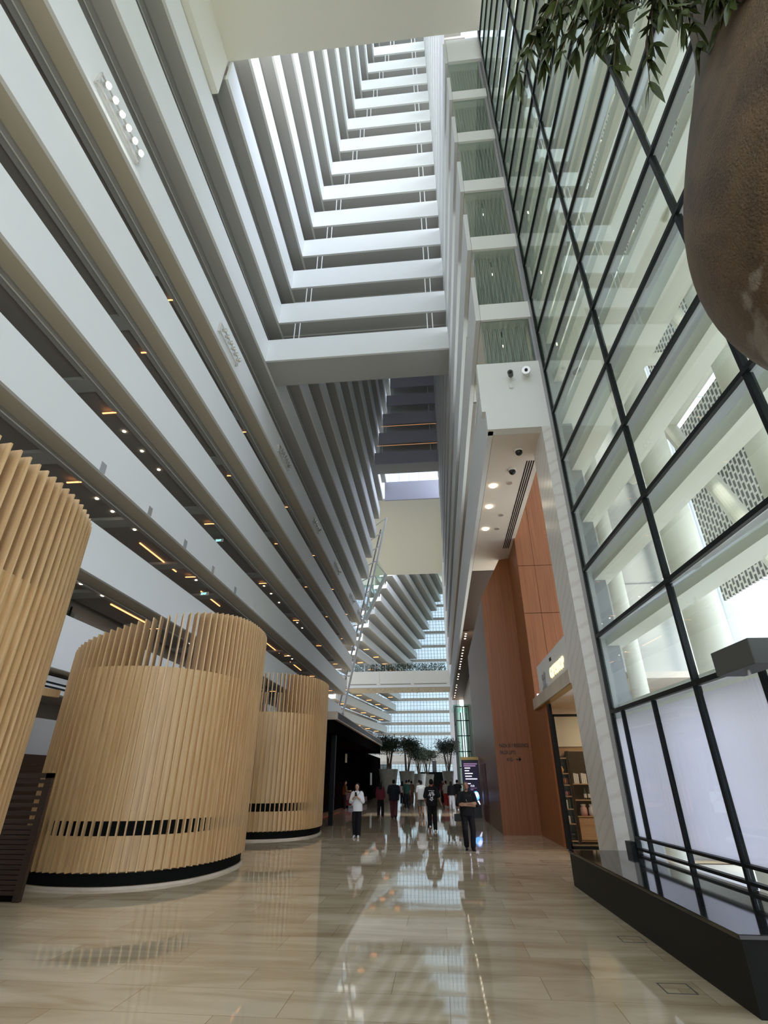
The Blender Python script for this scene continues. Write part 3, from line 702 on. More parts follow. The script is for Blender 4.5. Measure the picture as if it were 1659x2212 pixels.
for i in range(6): book(4.32 + i * .055 + (.08 if i > 2 else 0), 1.65, .048, .30 - .01 * (i % 3), 'good_white', 'white boxed book standing on the top right shop shelf', 'white books')
for i in range(5): book(3.74 + i * .08, .95, .04, .24, 'good_white' if i % 2 else 'good_green', 'book leaning on the shelf behind the glass door', 'books behind the door')
for i in range(5): book(3.74 + i * .08, .55, .05, .2, 'good_white' if i % 2 else 'black_plastic', 'small booklet on the lower shelf behind the glass door', 'booklets behind the door')
for i in range(3):
    r = empty('wine_bottle', (4.62 + i * .12, 19.15, 1.2), label='dark bottle with a white label on the right shop shelf', cat='bottle', group='dark bottles')
    q = MB().lathe([(0, 0), (.045, 0), (.045, .2), (.018, .26), (.018, .33), (0, .33)], n=14); q.smooth = True; q.build('glass', 'good_green', r)
    MB().lathe([(.046, .05), (.046, .16)], n=14).build('paper_label', 'good_white', r)
for i in range(2):
    r = empty('candy_jar', (4.50 + i * .26, 19.15, .75), label=('pink jar of sweets, left of the two on the lower right shelf', 'clear jar of sweets, right of the two on the lower right shelf')[i], cat='jar')
    q = MB().lathe([(0, 0), (.10, 0), (.11, .1), (.10, .22), (.07, .25), (.07, .28), (0, .28)], n=16); q.smooth = True; q.build('body', ('good_pink', 'good_white')[i], r)
    MB().tube((0, 0, .28), (0, 0, .32), .08, n=14).build('lid', 'good_white', r)
for i in range(7):
    q = MB().ball((3.74 + i * .063, 19.14, 1.37), .03, .05, .07, n=10, m=8); q.smooth = True
    tag(q.build('gift_pouch', ('good_red', 'good_pink')[i % 2]), 'red and pink gift pouch on the shelf behind the glass door', 'pouch', 'gift pouches')
for i in range(7):
    q = MB().ball((3.74 + i * .063, 19.14, 1.72), .028, .05, .10, n=10, m=8); q.smooth = True
    tag(q.build('ornament', ('good_red', 'good_amber')[i % 2]), 'dark red and amber ornament on the middle shelf behind the glass door', 'ornament', 'ornaments')
q = MB().lathe([(0, 0), (.12, 0), (.15, .1), (.1, .2), (.03, .24), (0, .24)], (3.92, 19.15, 1.95), n=18); q.smooth = True
tag(q.build('amber_jar', 'good_amber'), 'glowing amber jar on the high shelf behind the glass door', 'jar')

# ---- floor boxes in the marble
for i, (x, y) in enumerate(((2.28, 8.3), (2.15, 6.6))):
    r = empty('floor_box', (x, y, 0), label=('flush floor outlet cover beside the plinth, farther one', 'flush floor outlet cover beside the plinth, nearer one')[i], cat='floor box')
    mb = MB()
    for a in ((-.14, .14, -.14, -.13), (-.14, .14, .13, .14), (-.14, -.13, -.13, .13), (.13, .14, -.13, .13)): mb.box(*a, 0, .004)
    mb.build('rim', 'dark_grey', r); B(-.128, .128, -.128, .128, 0, .002).build('lid', 'marble', r)

# ------------------------------------------------------------------ slatted oak drums
def drum(loc, label, rx, ry, n, topf, ysl=None, seed=1):
    r = empty('slatted_drum', loc, label=label, cat='booth')
    P = lambda a, o=0: ((rx + o) * math.copysign(abs(math.cos(a)) ** .86, math.cos(a)), (ry + o) * math.copysign(abs(math.sin(a)) ** .86, math.sin(a)))
    def shell(o, z0, z1, th=.04, m=120):
        mb = MB(); vs = []; fs = []
        for oo, z in ((o, z0), (o, z1), (o - th, z1), (o - th, z0)):
            for i in range(m): a = 2 * math.pi * i / m; x, y = P(a, oo); vs.append((x, y, z(x, y) if callable(z) else z))
        for j in range(4):
            for i in range(m): fs.append((j * m + i, j * m + (i + 1) % m, ((j + 1) % 4) * m + (i + 1) % m, ((j + 1) % 4) * m + i))
        return mb.add(vs, fs)
    shell(.03, 0, .045).build('base_ring', 'beige_stone', r)
    shell(-.02, .05, .24).build('base', 'black_base', r)
    shell(-.02, .26, .82).build('lower_panel', 'oak_panel', r)
    shell(-.035, .82, 1.06, .02).build('slot_band', 'black_base', r)
    shell(-.02, 1.06, 3.93).build('wall_panel', 'oak_panel', r)
    mb = MB()
    # equal arc spacing
    M = 2000; pts = [P(2 * math.pi * i / M) for i in range(M + 1)]; cum = [0]
    for i in range(M): cum.append(cum[-1] + math.dist(pts[i], pts[i + 1]))
    k = 0
    for i in range(n):
        s = cum[-1] * i / n
        while cum[k + 1] < s: k += 1
        x, y = pts[k]; x2, y2 = pts[k + 1]; tx, ty = x2 - x, y2 - y; l = math.hypot(tx, ty); tx /= l; ty /= l; nx, ny = ty, -tx
        w = .0135; z0 = .25; z1 = topf(x, y); d0, d1 = -.10, .052
        vs = [(x + nx * d + tx * q, y + ny * d + ty * q, z) for z in (z0, z1) for d, q in ((d0, -w), (d1, -w), (d1, w), (d0, w))]
        mb.add(vs, [(3, 2, 1, 0), (4, 5, 6, 7), (0, 1, 5, 4), (1, 2, 6, 5), (2, 3, 7, 6), (3, 0, 4, 7)])
        vs = [(x + nx * d + tx * q, y + ny * d + ty * q, z) for z in (3.90, z1) for d, q in ((-.22, -w), (d0, -w), (d0, w), (-.22, w))]
        mb.add(vs, [(3, 2, 1, 0), (4, 5, 6, 7), (0, 1, 5, 4), (1, 2, 6, 5), (2, 3, 7, 6), (3, 0, 4, 7)])
    mb.build('slats', 'oak', r)
    return r
drum((-6.75, 13.15, 0), 'slatted oak drum in the middle, rising from left to right above its black base', 2.05, 2.55, 98, lambda x, y: 5.40 - .28 * (2.05 - x))
drum((-6.65, 21.4, 0), 'farther slatted oak drum, standing behind the middle one', 2.15, 2.5, 98, lambda x, y: 5.28)
drum((-7.05, 5.0, 0), 'nearest slatted oak drum, cut off by the left edge', 2.1, 2.55, 98, lambda x, y: 5.32)

# dark slatted screen in front of the middle drum
ds = empty('lattice_screen', (-6.95, 9.55, 0), label='dark brown slatted screen at the lower left edge in front of the middle drum', cat='screen')
mb = MB()
for z in [1.70 - .0 + .0, 1.58, 1.45, 1.33, 1.21, 1.09] + [1.0 - .07 * i for i in range(14)]: mb.box(-1.4, .0, 0, .05, z, z + .06)
mb.build('slats', 'dark_wood', ds)
mb = MB(); mb.box(-.02, .10, -.01, .06, 0, 1.86).box(-1.45, .10, -.01, .06, 1.78, 1.86).box(-1.5, -1.4, -.01, .06, 0, 1.86)
mb.build('frame', 'dark_wood', ds)
B(-1.4, 0, .05, .07, 0, 1.02).build('back_panel', 'black_base', ds)

# cream beam between the drums
struct(MB().bar((-9.8, 9.2, 3.55), (-8.65, 11.5, 3.5), .12, .16).build('trim_3', 'oak'))

# ---- dark restaurant pavilion
rs = empty('restaurant_front', (-4.6, 24.3, 0), label='black slatted restaurant front under a flat roof edge beyond the drums', cat='shop front')
B(-8, -2.5, 0, 44, 0, 4.1).build('wall', 'black_slats', rs)
B(-8, .15, -.2, 20, 4.15, 4.5).build('roof_edge', 'beige_stone', rs)
B(-8, .16, -.0, 20, 4.2, 4.46).build('roof_side', 'dark_grey', rs)
B(-8, .0, -.1, 20, 3.6, 4.15).build('eave', 'black_slats', rs)
B(-.3, -.1, 1.0, 1.2, 0, 3.6).build('corner_post', 'black_metal', rs)
for i in range(80):
    B(-2.5, -2.38, 1 + i * .42, 1.14 + i * .42, .25, 3.6).build('slat', 'black_slats', rs)
B(-2.5, -2.49, 5, 16.5, .25, 1.5).build('glow_panel', 'led_red', rs)
MB().box(-2.36, -2.32, 17.2, 17.5, 2.9, 3.5).box(-2.36, -2.32, 17.65, 17.95, 2.9, 3.5).build('gold_emblem', 'gold', rs)
B(-2.44, -2.36, 33, 34.4, 1.3, 2.4).build('menu_board', 'plastic_white', rs)
bn = empty('bench', (-6.9, 41.5, 0), label='low red upholstered bench against the dark restaurant front', cat='bench')
plain('red_cloth', (.16, .018, .012), .6)
B(0, .5, 0, 9, .12, .48).build('seat', 'red_cloth', bn); B(-.02, .12, 0, 9, .48, .92).build('backrest', 'red_cloth', bn); B(.05, .45, .05, 8.95, 0, .12).build('base', 'black_base', bn)
# ---- right-hand far walls
struct(B(3.3, 3.6, 36, 66, 0, 10.65).build('wall_far_right', 'beige_stone'))
gb = empty('glass_booth', (1.9, 55, 0), label='green tinted glass booth with dark frames at the far right of the hall', cat='booth')
for x in (0, .7, 1.3):
    for y in (0, 5): B(x - .05, x + .05, y - .05, y + .05, 0, 8.3).build('post', 'grey_metal', gb)
for z in (1.4, 2.8, 4.2, 5.6, 7.0, 8.3): MB().box(0, 1.3, -.04, .04, z - .04, z + .04).box(-.04, .04, 0, 5, z - .04, z + .04).build('rail', 'black_metal', gb)
B(0, 1.3, .05, .06, 0, 8.2).build('pane', 'glass_green', gb); B(.05, .06, .06, 5, 0, 8.2).build('pane', 'glass_green', gb)
B(-.3, 1.5, -.4, 5.4, 8.35, 8.45).build('canopy', 'glass_green', gb)
# kiosk
kk = empty('display_kiosk', (1.66, 31.0, 0), 0, label='tall dark digital display with a blue figure, behind the man with crossed arms', cat='display')
B(-.45, .45, 0, .2, 0, 2.72).build('case', 'black_plastic', kk)
B(-.47, .47, -.02, .22, 2.72, 2.86).build('top_rail', 'gold', kk)
B(-.42, .42, -.015, 0, .55, 2.64).build('screen', 'screen_dark', kk)
for (x0, x1, z, h, mt) in ((-.34, .38, 2.50, .05, 'screen_purple'), (-.34, .30, 2.40, .06, 'screen_purple'), (-.30, .0, 2.30, .045, 'screen_white'), (-.30, -.06, 2.17, .045, 'screen_white'), (-.30, .12, 2.04, .045, 'screen_white'), (-.29, .06, 1.91, .045, 'screen_white'), (-.28, .34, 1.78, .045, 'screen_white'), (-.34, -.02, 1.56, .04, 'screen_white'), (-.05, .28, 1.36, .02, 'screen_purple'), (-.05, .1, 1.28, .03, 'screen_purple')):
    B(x0, x1, -.022, -.015, z, z + h).build('text_line', mt, kk)
text('lettering', 'club', .13, 'screen_white', kk, (-.05, -.018, 1.44), (math.radians(90), 0, 0), .003)
mb = MB(); n_ = 22
pts_ = [(.22 + .19 * math.cos(2 * math.pi * i_ / n_) * (1 - .25 * math.sin(2 * math.pi * i_ / n_ + .6)), 1.02 + .21 * math.sin(2 * math.pi * i_ / n_)) for i_ in range(n_)]
mb.prism(pts_, 'y', -.022, -.016); mb.build('blue_figure', 'screen_blue', kk)
mb = MB(); mb.prism([(.12, 1.1), (.2, 1.2), (.32, 1.16), (.36, 1.02), (.28, .9), (.22, .98)], 'y', -.026, -.021); mb.build('pale_mark', 'screen_white', kk)
mb = MB(); mb.prism([(.22, .78), (.34, .80), (.41, .62), (.37, .60), (.30, .72)], 'y', -.026, -.018); mb.build('pale_mark', 'screen_white', kk)

# ---- far ground level
fb = struct(empty('wall_back', (0, 0, 0))); fb.name = 'wall_far'
MB().box(-22, 2.9, 112, 113, 5.0, 6.3).build('beam', 'cream_paint', fb)
MB().box(-4, 1.2, 108, 109, 0, 3.1).build('counter_wall', 'black_base', fb)
MB().box(-1.3, -.5, 108.5, 109, 3.1, 5.0).build('post', 'dark_grey', fb)
MB().box(-16, -9.5, 84, 85, 0, 4.3).build('cafe_wall', 'red_wall', fb)
MB().box(-16, -8.5, 82, 84, 3.0, 3.05).build('cafe_ceiling', 'red_wall', fb)
for i in range(12): MB().ball((-13.6 + i * .42, 81.5, 2.95 - .06 * (i % 3)), .13, n=8, m=6).build('bulb', 'amber_bulb', fb)
# potted trees
def far_tree(x, y, h, tw, ph, pr, lab, seed):
    rnd = random.Random(seed)
    r = empty('potted_tree', (x, y, 0), label=lab, cat='tree', group='potted trees in the hall')
    q = MB().lathe([(0, 0), (pr * .62, 0), (pr * .72, ph * .3), (pr, ph), (pr * .9, ph), (pr * .85, ph - .15), (0, ph - .15)], n=24); q.smooth = True
    q.build('pot', 'planter', r)
    mb = MB(); tips = []
    for i in range(5):
        a = rnd.uniform(0, 6.28); p = Vector((rnd.uniform(-.2, .2) * pr, rnd.uniform(-.2, .2) * pr, ph - .2)); c = Vector((math.cos(a) * .35 * tw, math.sin(a) * .35 * tw, ph + (h - ph) * .45)); d = Vector((math.cos(a) * .6 * tw, math.sin(a) * .6 * tw, h * .88))
        mb.tube(p, c, .07, .05, 6); mb.tube(c, d, .05, .02, 6); tips += [c.lerp(d, .5), d, c.lerp(d, .8)]
        for q2 in range(3):
            e2 = c.lerp(d, rnd.uniform(.1, .7)); f2 = e2 + Vector((rnd.uniform(-.5, .5) * tw, rnd.uniform(-.5, .5) * tw, rnd.uniform(.2, .7))); mb.tube(e2, f2, .025, .01, 5); tips.append(f2)
    mb.build('trunk', 'bark', r)
    mb = MB()
    for i in range(2200):
        t0 = rnd.choice(tips); p = t0 + Vector((rnd.gauss(0, .3) * tw, rnd.gauss(0, .3) * tw, rnd.gauss(0, .26)))
        if p.z < ph + .9: continue
        d = Vector((rnd.uniform(-1, 1), rnd.uniform(-1, 1), rnd.uniform(-1, .6))).normalized() * rnd.uniform(.09, .16); b2 = d.orthogonal().normalized() * .04
        mb.add([p - d, p + b2, p + d, p - b2], [(0, 1, 2, 3)])
    mb.build('foliage', 'leaf_far', r)
for a in ((-5.0, 56, 5.8, 1.5, 2.7, .95, 'leafy tree in a pale pot, leftmost of the distant group', 1), (-3.5, 61.5, 6.1, 1.4, 2.6, .85, 'leafy tree in a pale pot, second from the left in the distance', 2),
          (-2.4, 67, 5.3, 1.3, 2.4, .85, 'leafy tree in a pale pot, third from the left in the distance', 3), (-1.6, 74, 5.6, 1.4, 2.4, .9, 'smaller looking tree in a pale pot, behind the walking crowd', 4),
          (1.0, 65, 6.2, 1.25, 2.65, .70, 'leafy tree in a pale tapered pot near the green glass booth', 5)): far_tree(*a)

# ------------------------------------------------------------------ hanging pot and its foliage, upper right
pt = empty('planter_pot', (2.45, 1.45, .34), label='huge rough brown pot on a post, filling the upper right corner', cat='pot')
prof = [(0, 2.96), (.35, 2.97), (.62, 3.04), (.86, 3.19), (1.02, 3.42), (1.10, 3.72), (1.08, 4.05), (.96, 4.5), (.80, 5.0), (.66, 5.5), (.58, 6.0), (.55, 6.4), (.5, 6.4), (.5, 6.2), (0, 6.2)]
def smoothp(p, n=5):
    out = []
    for i in range(len(p) - 1):
        p0 = p[max(0, i - 1)]; p1 = p[i]; p2 = p[i + 1]; p3 = p[min(len(p) - 1, i + 2)]
        for j in range(n):
            t_ = j / n
            out.append(tuple(.5 * (2 * p1[c] + (p2[c] - p0[c]) * t_ + (2 * p0[c] - 5 * p1[c] + 4 * p2[c] - p3[c]) * t_ ** 2 + (3 * p1[c] - p0[c] - 3 * p2[c] + p3[c]) * t_ ** 3) for c in (0, 1)))
    return [(max(0, a), b2) for a, b2 in out] + [p[-1]]
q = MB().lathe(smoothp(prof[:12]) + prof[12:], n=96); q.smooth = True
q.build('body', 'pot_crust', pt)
MB().tube((.35, -.2, -.34), (.35, -.2, 3.0), .14, n=16).build('post', 'black_metal', pt)
MB().tube((.35, -.2, -.34), (.35, -.2, -.30), .4, n=24).build('base_plate', 'black_metal', pt)
lf = empty('pot_tree', (2.2, 1.3, 6.2), label='drooping long-leaved branches spilling from the big brown pot', cat='plant')
rnd = random.Random(11); br_ = MB(); fo = MB()
def leaf(p, d, ln, w):
    d = d.normalized(); sd = d.cross(Vector((rnd.uniform(-1, 1), rnd.uniform(-1, 1), rnd.uniform(-.2, 1)))).normalized(); up = d.cross(sd).normalized()
    pts = []
    for f_, ww in ((0, .12), (.2, .75), (.42, 1), (.68, .72), (.88, .3), (1, .0)):
        c = p + d * ln * f_ + Vector((0, 0, -1)) * ln * .18 * f_ * f_
        pts += [c - sd * w * ww + up * w * .25 * ww, c, c + sd * w * ww + up * w * .25 * ww]
    fs = []
    for i in range(5):
        a = i * 3
        fs += [(a, a + 1, a + 4, a + 3), (a + 1, a + 2, a + 5, a + 4)]
    fo.add(pts, fs)
for i in range(46):
    x = rnd.uniform(-1.72, -.42) if i < 39 else rnd.uniform(-.6, -.45)
    tip = Vector((x, rnd.uniform(-.35, .15), rnd.uniform(-1.22, -.75) + .22 * abs(x + .9)))
    start = Vector((0, 0, .05)); mid = Vector((x * .75, tip.y * .6, .25 + rnd.uniform(-.1, .3)))
    prev = start
    for j in range(1, 13):
        f_ = j / 12; c = start * (1 - f_) ** 2 + mid * 2 * f_ * (1 - f_) + tip * f_ ** 2
        br_.tube(prev, c, .012 * (1 - f_) + .003, n=5); 
        if f_ > .35:
            for q2 in range(5):
                dd = (c - prev).normalized() + Vector((rnd.uniform(-.8, .8), rnd.uniform(-.8, .8), rnd.uniform(-1.2, .1)))
                leaf(c, dd, rnd.uniform(.13, .21), rnd.uniform(.011, .019))
        prev = c
br_.build('branches', 'bark', lf); fo.smooth = True; fo.build('foliage', 'leaf', lf)
PEOPLE = True

# ------------------------------------------------------------------ people
def cloth(n, c, r=.8): plain('cloth_' + n, c, r, spec=.2)
for n, c in dict(black=(.010, .010, .012), white=(.72, .73, .74), ltblue=(.50, .54, .60), navy=(.012, .016, .022), maroon=(.13, .022, .035), wine=(.11, .035, .045), ochre=(.10, .065, .03),
                 grey=(.16, .16, .16), pink=(.48, .38, .38), tan=(.26, .15, .10), red=(.36, .03, .03), sage=(.36, .36, .30), khaki=(.24, .17, .11), brown=(.15, .075, .05), green=(.015, .05, .035)).items(): cloth(n, c)
plain('skin_fair', (.50, .30, .20), .5); plain('skin_mid', (.33, .18, .11), .5); plain('hair_black', (.007, .006, .006), .7, spec=.2); plain('hair_grey', (.05, .045, .04), .5)
plain('lip', (.35, .10, .09), .5); plain('eye_dark', (.01, .008, .008), .2); plain('bag_grey', (.16, .16, .17), .5); plain('sole', (.30, .12, .08), .7)

def remesh(name, mb, vox, mat, parent, smooth=4):
    o = mb.build(name, mat, None)
    md = o.modifiers.new('r', 'REMESH'); md.mode = 'VOXEL'; md.voxel_size = vox; md.use_smooth_shade = True
    if smooth: sm = o.modifiers.new('s', 'SMOOTH'); sm.factor = .5; sm.iterations = smooth
    dg = bpy.context.evaluated_depsgraph_get(); me = bpy.data.meshes.new_from_object(o.evaluated_get(dg))
    old = o.data; o.modifiers.clear(); o.data = me; bpy.data.meshes.remove(old)
    me.name = name
    if not me.materials: me.materials.append(MATS[mat])
    o.parent = parent
    return o
def mixp(a, b, f): return Vector(a).lerp(Vector(b), f)

def person(loc, face, h, label, skin='skin_mid', top='black', bottom='black', shoe='black', hair='hair_black', fem=False, longhair=0, sleeve=.85, leg=1.0, loose=0.0,
           arms=None, legs=None, head_tilt=0, wide=1.0, near=False, group=None, hem=.90, bald=False):
    s = h / 1.75
    r = empty('person', (loc[0], loc[1], 0), face, label=label, cat='person', group=group); r.scale = (s, s, s)
    vox = .0075 if near else .013
    sw = (.165 if fem else .19) * wide
    hipw = .088 * wide
    A = {'L': ((-sw - .05, -.02, 1.14), (-sw - .05, .06, .88)), 'R': ((sw + .05, -.02, 1.14), (sw + .05, .06, .88))}
    if arms: A.update(arms)
    G = {'L': ((-hipw - .005, .02, .50), (-hipw, .0, .085), 0), 'R': ((hipw + .005, .02, .50), (hipw, .0, .085), 0)}
    if legs: G.update(legs)
    sh = {'L': Vector((-sw, 0, 1.415)), 'R': Vector((sw, 0, 1.415))}; hp = {'L': Vector((-hipw, 0, .90)), 'R': Vector((hipw, 0, .90))}
    def torso(mb, e=0, low=False):
        if not low: mb.ball((0, -.01, .95), .165 * wide + e, .12 * wide + e, .13 + e * .4, n=20, m=14)
        mb.ball((0, 0, 1.10), (.135 if fem else .15) * wide + e, .105 * wide + e, .17, n=20, m=14)
        mb.ball((0, .0, 1.29), (.155 if fem else .175) * wide + e, .115 * wide + e, .18, n=20, m=14)
        mb.cap(sh['L'] + Vector((.03, 0, 0)), sh['R'] - Vector((.03, 0, 0)), .062 + e * .7, .062 + e * .7)
        mb.cap((-.06, -.005, 1.45), (.06, -.005, 1.45), .055 + e * .5, .055 + e * .5)
        if fem:
            for sx in (-1, 1): mb.ball((sx * .068, .085, 1.27), .062 + e, .05 + e, .062 + e)
    mb = MB(); torso(mb)
    mb.cap((0, -.005, 1.44), (0, .012, 1.58), .056, .05)
    hz = 1.645
    Rt = Matrix.Rotation(head_tilt, 3, 'X'); hc = Vector((0, .02, 1.56))
    def HP(x, y, z): return hc + Rt @ (Vector((x, y, z)) - hc)
    mb.ball(HP(0, .01, hz), .076, .096, .108, n=20, m=16, rot=Rt); mb.ball(HP(0, .035, 1.585), .056, .062, .066, n=16, m=12, rot=Rt)
    mb.ball(HP(0, .112, 1.618), .015, .018, .026, n=8, m=6); mb.ball(HP(0, .085, 1.55), .028, .022, .022, n=8, m=6)
    for sx in (-1, 1): mb.ball(HP(sx * .078, .0, 1.622), .012, .022, .034, n=8, m=6)
    for sd in 'LR':
        sx = -1 if sd == 'L' else 1
        e, w = Vector(A[sd][0]), Vector(A[sd][1])
        mb.cap(sh[sd], e, .054 if not fem else .045, .043 if not fem else .036); mb.cap(mixp(e, w, .02), w, .043 if not fem else .036, .028 if not fem else .024); mb.ball(mixp(e, w, .25), .045 if not fem else .038, n=12, m=8)
        # hand: palm, four bent fingers, thumb on the inner side
        d = (w - e).normalized(); fw_ = Vector(A[sd][2]) if len(A[sd]) > 2 else d; fw_ = fw_.normalized()
        pn = Vector(A[sd][3]) if len(A[sd]) > 3 else Vector((-sx, 0, 0)); pn = (pn - fw_ * pn.dot(fw_)).normalized(); ac = fw_.cross(pn).normalized()
        if ac.y < 0 or (abs(ac.y) < .2 and ac.z < 0): ac = -ac
        pc = w + fw_ * .05
        for i in range(4):
            o_ = ac * (.030 - .020 * i)
            k0 = w + fw_ * .015 + o_ * .6; k1 = w + fw_ * .088 + o_; ln = (.040, .046, .043, .033)[i]
            mb.cap(k0, k1, .014, .0115); k2 = k1 + (fw_ + pn * .35).normalized() * ln; mb.cap(k1, k2, .0105, .0095, 8); k3 = k2 + (fw_ * .6 + pn).normalized() * ln * .75; mb.cap(k2, k3, .0095, .0085, 8)
        t0 = w + fw_ * .025 + ac * .022; t1 = t0 + (fw_ * .7 + ac + pn * .3).normalized() * .045; t2 = t1 + (fw_ + ac * .3 + pn * .4).normalized() * .032
        mb.cap(t0, t1, .014, .012, 8); mb.cap(t1, t2, .012, .0095, 8)
        kn, an = Vector(G[sd][0]), Vector(G[sd][1])
        mb.cap(hp[sd], kn, .088 * wide, .058); mb.cap(kn, an, .057, .040); mb.ball(mixp(kn, an, .27) + Vector((0, -.018, 0)), .057, .06, .10, n=12, m=8)
        pt_ = G[sd][2]; fd = Vector((sx * .12, math.cos(pt_), -math.sin(pt_))).normalized()
        mb.cap(an + Vector((0, -.03, -.035)), an + fd * .13 + Vector((0, 0, -.045)), .035, .028)
    remesh('body', mb, vox, skin, r, 3)
    # shirt
    mb = MB(); e0 = .016 + loose; torso(mb, e0, True)
    ns_ = 24; rings = [(1.36, .165, .112), (1.22, .172, .120), (1.08, .170, .122), (hem + .03, .172, .128), (hem, .170, .126)]
    vs = [((rx_ * wide + e0) * math.cos(2 * math.pi * i / ns_), (ry_ * wide + e0) * math.sin(2 * math.pi * i / ns_), z_) for z_, rx_, ry_ in rings for i in range(ns_)]
    fs = [(j * ns_ + i, j * ns_ + (i + 1) % ns_, (j + 1) * ns_ + (i + 1) % ns_, (j + 1) * ns_ + i) for j in range(4) for i in range(ns_)] + [tuple(range(ns_)), tuple(range(4 * ns_, 5 * ns_))[::-1]]
    mb.add(vs, fs)
    for sd in 'LR':
        e, w = Vector(A[sd][0]), Vector(A[sd][1])
        if sleeve <= 1: mb.cap(sh[sd], mixp(sh[sd], e, sleeve), .066 + loose * .5, .058 + loose * .7)
        else:
            mb.cap(sh[sd], e, .064 + loose * .5, .054 + loose * .6); mb.cap(e, mixp(e, w, sleeve - 1), .054 + loose * .6, .044 + loose * .6)
    remesh('shirt', mb, vox * 1.15, 'cloth_' + top, r, 3)
    mb = MB(); mb.ball((0, -.01, .95), .165 * wide + .012, .122 * wide + .012, .14, n=20, m=14)
    for sd in 'LR':
        kn, an = Vector(G[sd][0]), Vector(G[sd][1]); lz = loose * .6
        if leg <= .55: mb.cap(hp[sd], mixp(hp[sd], kn, .92), .098 * wide + .008, .085 + .01)
        else:
            mb.cap(hp[sd], kn, .097 * wide + lz * .5, .072 + lz); mb.cap(kn, mixp(kn, an, leg - .03), .074 + lz, .062 + lz * 1.2); mb.ball(mixp(kn, an, .27) + Vector((0, -.02, 0)), .072 + lz * .8, .074 + lz * .8, .12, n=12, m=8)
    remesh('trousers', mb, vox * 1.15, 'cloth_' + bottom, r, 3)
    for sd in 'LR':
        sx = -1 if sd == 'L' else 1; an = Vector(G[sd][1]); pt_ = G[sd][2]; fd = Vector((sx * .12, math.cos(pt_), -math.sin(pt_))).normalized(); upv = Vector((0, math.sin(pt_), math.cos(pt_)))
        mb = MB(); hl = an - fd * .05 - upv * .045; to = an + fd * .16 - upv * .052
        mb.cap(hl, to, .043, .034); mb.cap(an - fd * .02 + upv * .01, an + fd * .08 - upv * .035, .052, .038)
        sho = remesh('shoe', mb, vox * 1.1, 'cloth_' + shoe if shoe != 'skin' else skin, r, 2)
        if near:
            mb = MB(); mb.bar(hl - upv * .036, to - upv * .028, .075, .018); mb.build('sole', 'sole' if shoe == 'white' else 'black_plastic', sho)
    if not bald:
        mb = MB(); mb.ball(HP(0, -.014, hz + .022), .086, .100, .104, n=20, m=14, rot=Rt)
        if longhair:
            mb.ball(HP(0, -.055, hz - .05), .088, .062, .12, n=16, m=12)
            mb.cap(HP(-.035, -.075, hz - .06), (-.05, -.115, hz - longhair), .062, .045); mb.cap(HP(.035, -.075, hz - .06), (.05, -.115, hz - longhair), .062, .045)
            if near:
                for sx in (-1, 1): mb.cap(HP(sx * .078, .0, hz), (sx * .105, .055, hz - longhair), .026, .034)
        remesh('hair', mb, vox * 1.1, hair, r, 2)
    if near:
        for sx in (-1, 1):
            MB().ball(HP(sx * .031, .098, 1.643), .013, .008, .007, n=8, m=6).build('eye', 'eye_dark', r)
            MB().ball(HP(sx * .032, .101, 1.664), .020, .007, .004, n=8, m=6).build('eyebrow', 'hair_black', r)
        MB().ball(HP(0, .098, 1.578), .022, .010, .007, n=8, m=6).build('mouth', 'lip', r)
    return r

PI = math.pi
# young woman with a phone, facing the camera
wm = person((-2.93, 20.35), PI - .05, 1.64, 'woman in a white blouse and wide black trousers looking at her phone', 'skin_fair', 'white', 'black', 'white', fem=True, longhair=.36, sleeve=1.35, loose=.022, near=True, hem=.84,
            arms={'L': ((-.235, .05, 1.15), (-.055, .27, 1.30), (.25, .35, .75), (.8, -.2, .2)), 'R': ((.235, .05, 1.15), (.055, .27, 1.30), (-.25, .35, .75), (-.8, -.2, .2))},
            legs={'L': ((-.09, .05, .50), (-.08, .05, .085), 0), 'R': ((.09, .02, .50), (.07, -.06, .085), 0)}, head_tilt=-.15)
ph = empty('phone', (-2.93 + .0, 20.35 - .335, 1.27), .0, label='dark phone held in both hands by the woman in white', cat='phone')
B(-.037, .037, -.005, .005, -.02, .125).build('body', 'black_plastic', ph, .004); ph.rotation_euler = (math.radians(28), 0, 0)
bag = empty('shoulder_bag', (-3.12, 20.22, .88), 0, label='small grey bag hanging at the hip of the woman in white', cat='bag')
B(-.09, .07, -.05, .05, -.12, .08).build('body', 'bag_grey', bag, .02); B(-.085, .065, -.056, -.05, .0, .075).build('flap', 'dark_grey', bag)
MB().bar((-.02, -.02, .06), (.34, -.05, .53), .018, .008).build('strap', 'dark_grey', bag)
# man with crossed arms
mn = person((.75, 17.2), PI + .06, 1.70, 'man in a black t-shirt walking towards the camera with arms crossed', 'skin_mid', 'black', 'black', 'black', hair='hair_grey', sleeve=.95, loose=.016, near=True, wide=1.08, hem=.86,
            arms={'L': ((-.285, .08, 1.13), (.10, .22, 1.14), (.9, .1, .1), (0, -.9, .2)), 'R': ((.285, .08, 1.15), (-.12, .25, 1.19), (-.9, .05, .05), (0, -.9, -.2))},
            legs={'L': ((-.13, .06, .50), (-.10, .06, .085), .0), 'R': ((.11, .10, .52), (.07, -.08, .11), .25)}, head_tilt=.10)
MB().ball((0, .105, 1.555), .030, .015, .022, n=10, m=8).build('beard', 'hair_grey', mn)
MB().bar((.0, .155, 1.22), (.035, .15, 1.29), .012, .006).build('shirt_mark', 'cloth_white', mn)
pch = empty('pouch', (.46, 17.15, .80), .2, label='black pouch at the right hip of the man with crossed arms', cat='bag')
B(-.09, .09, -.05, .05, -.10, .09).build('body', 'black_plastic', pch, .02)
MB().bar((.05, 0, .08), (.42, -.12, .60), .025, .01).build('strap', 'black_plastic', pch)
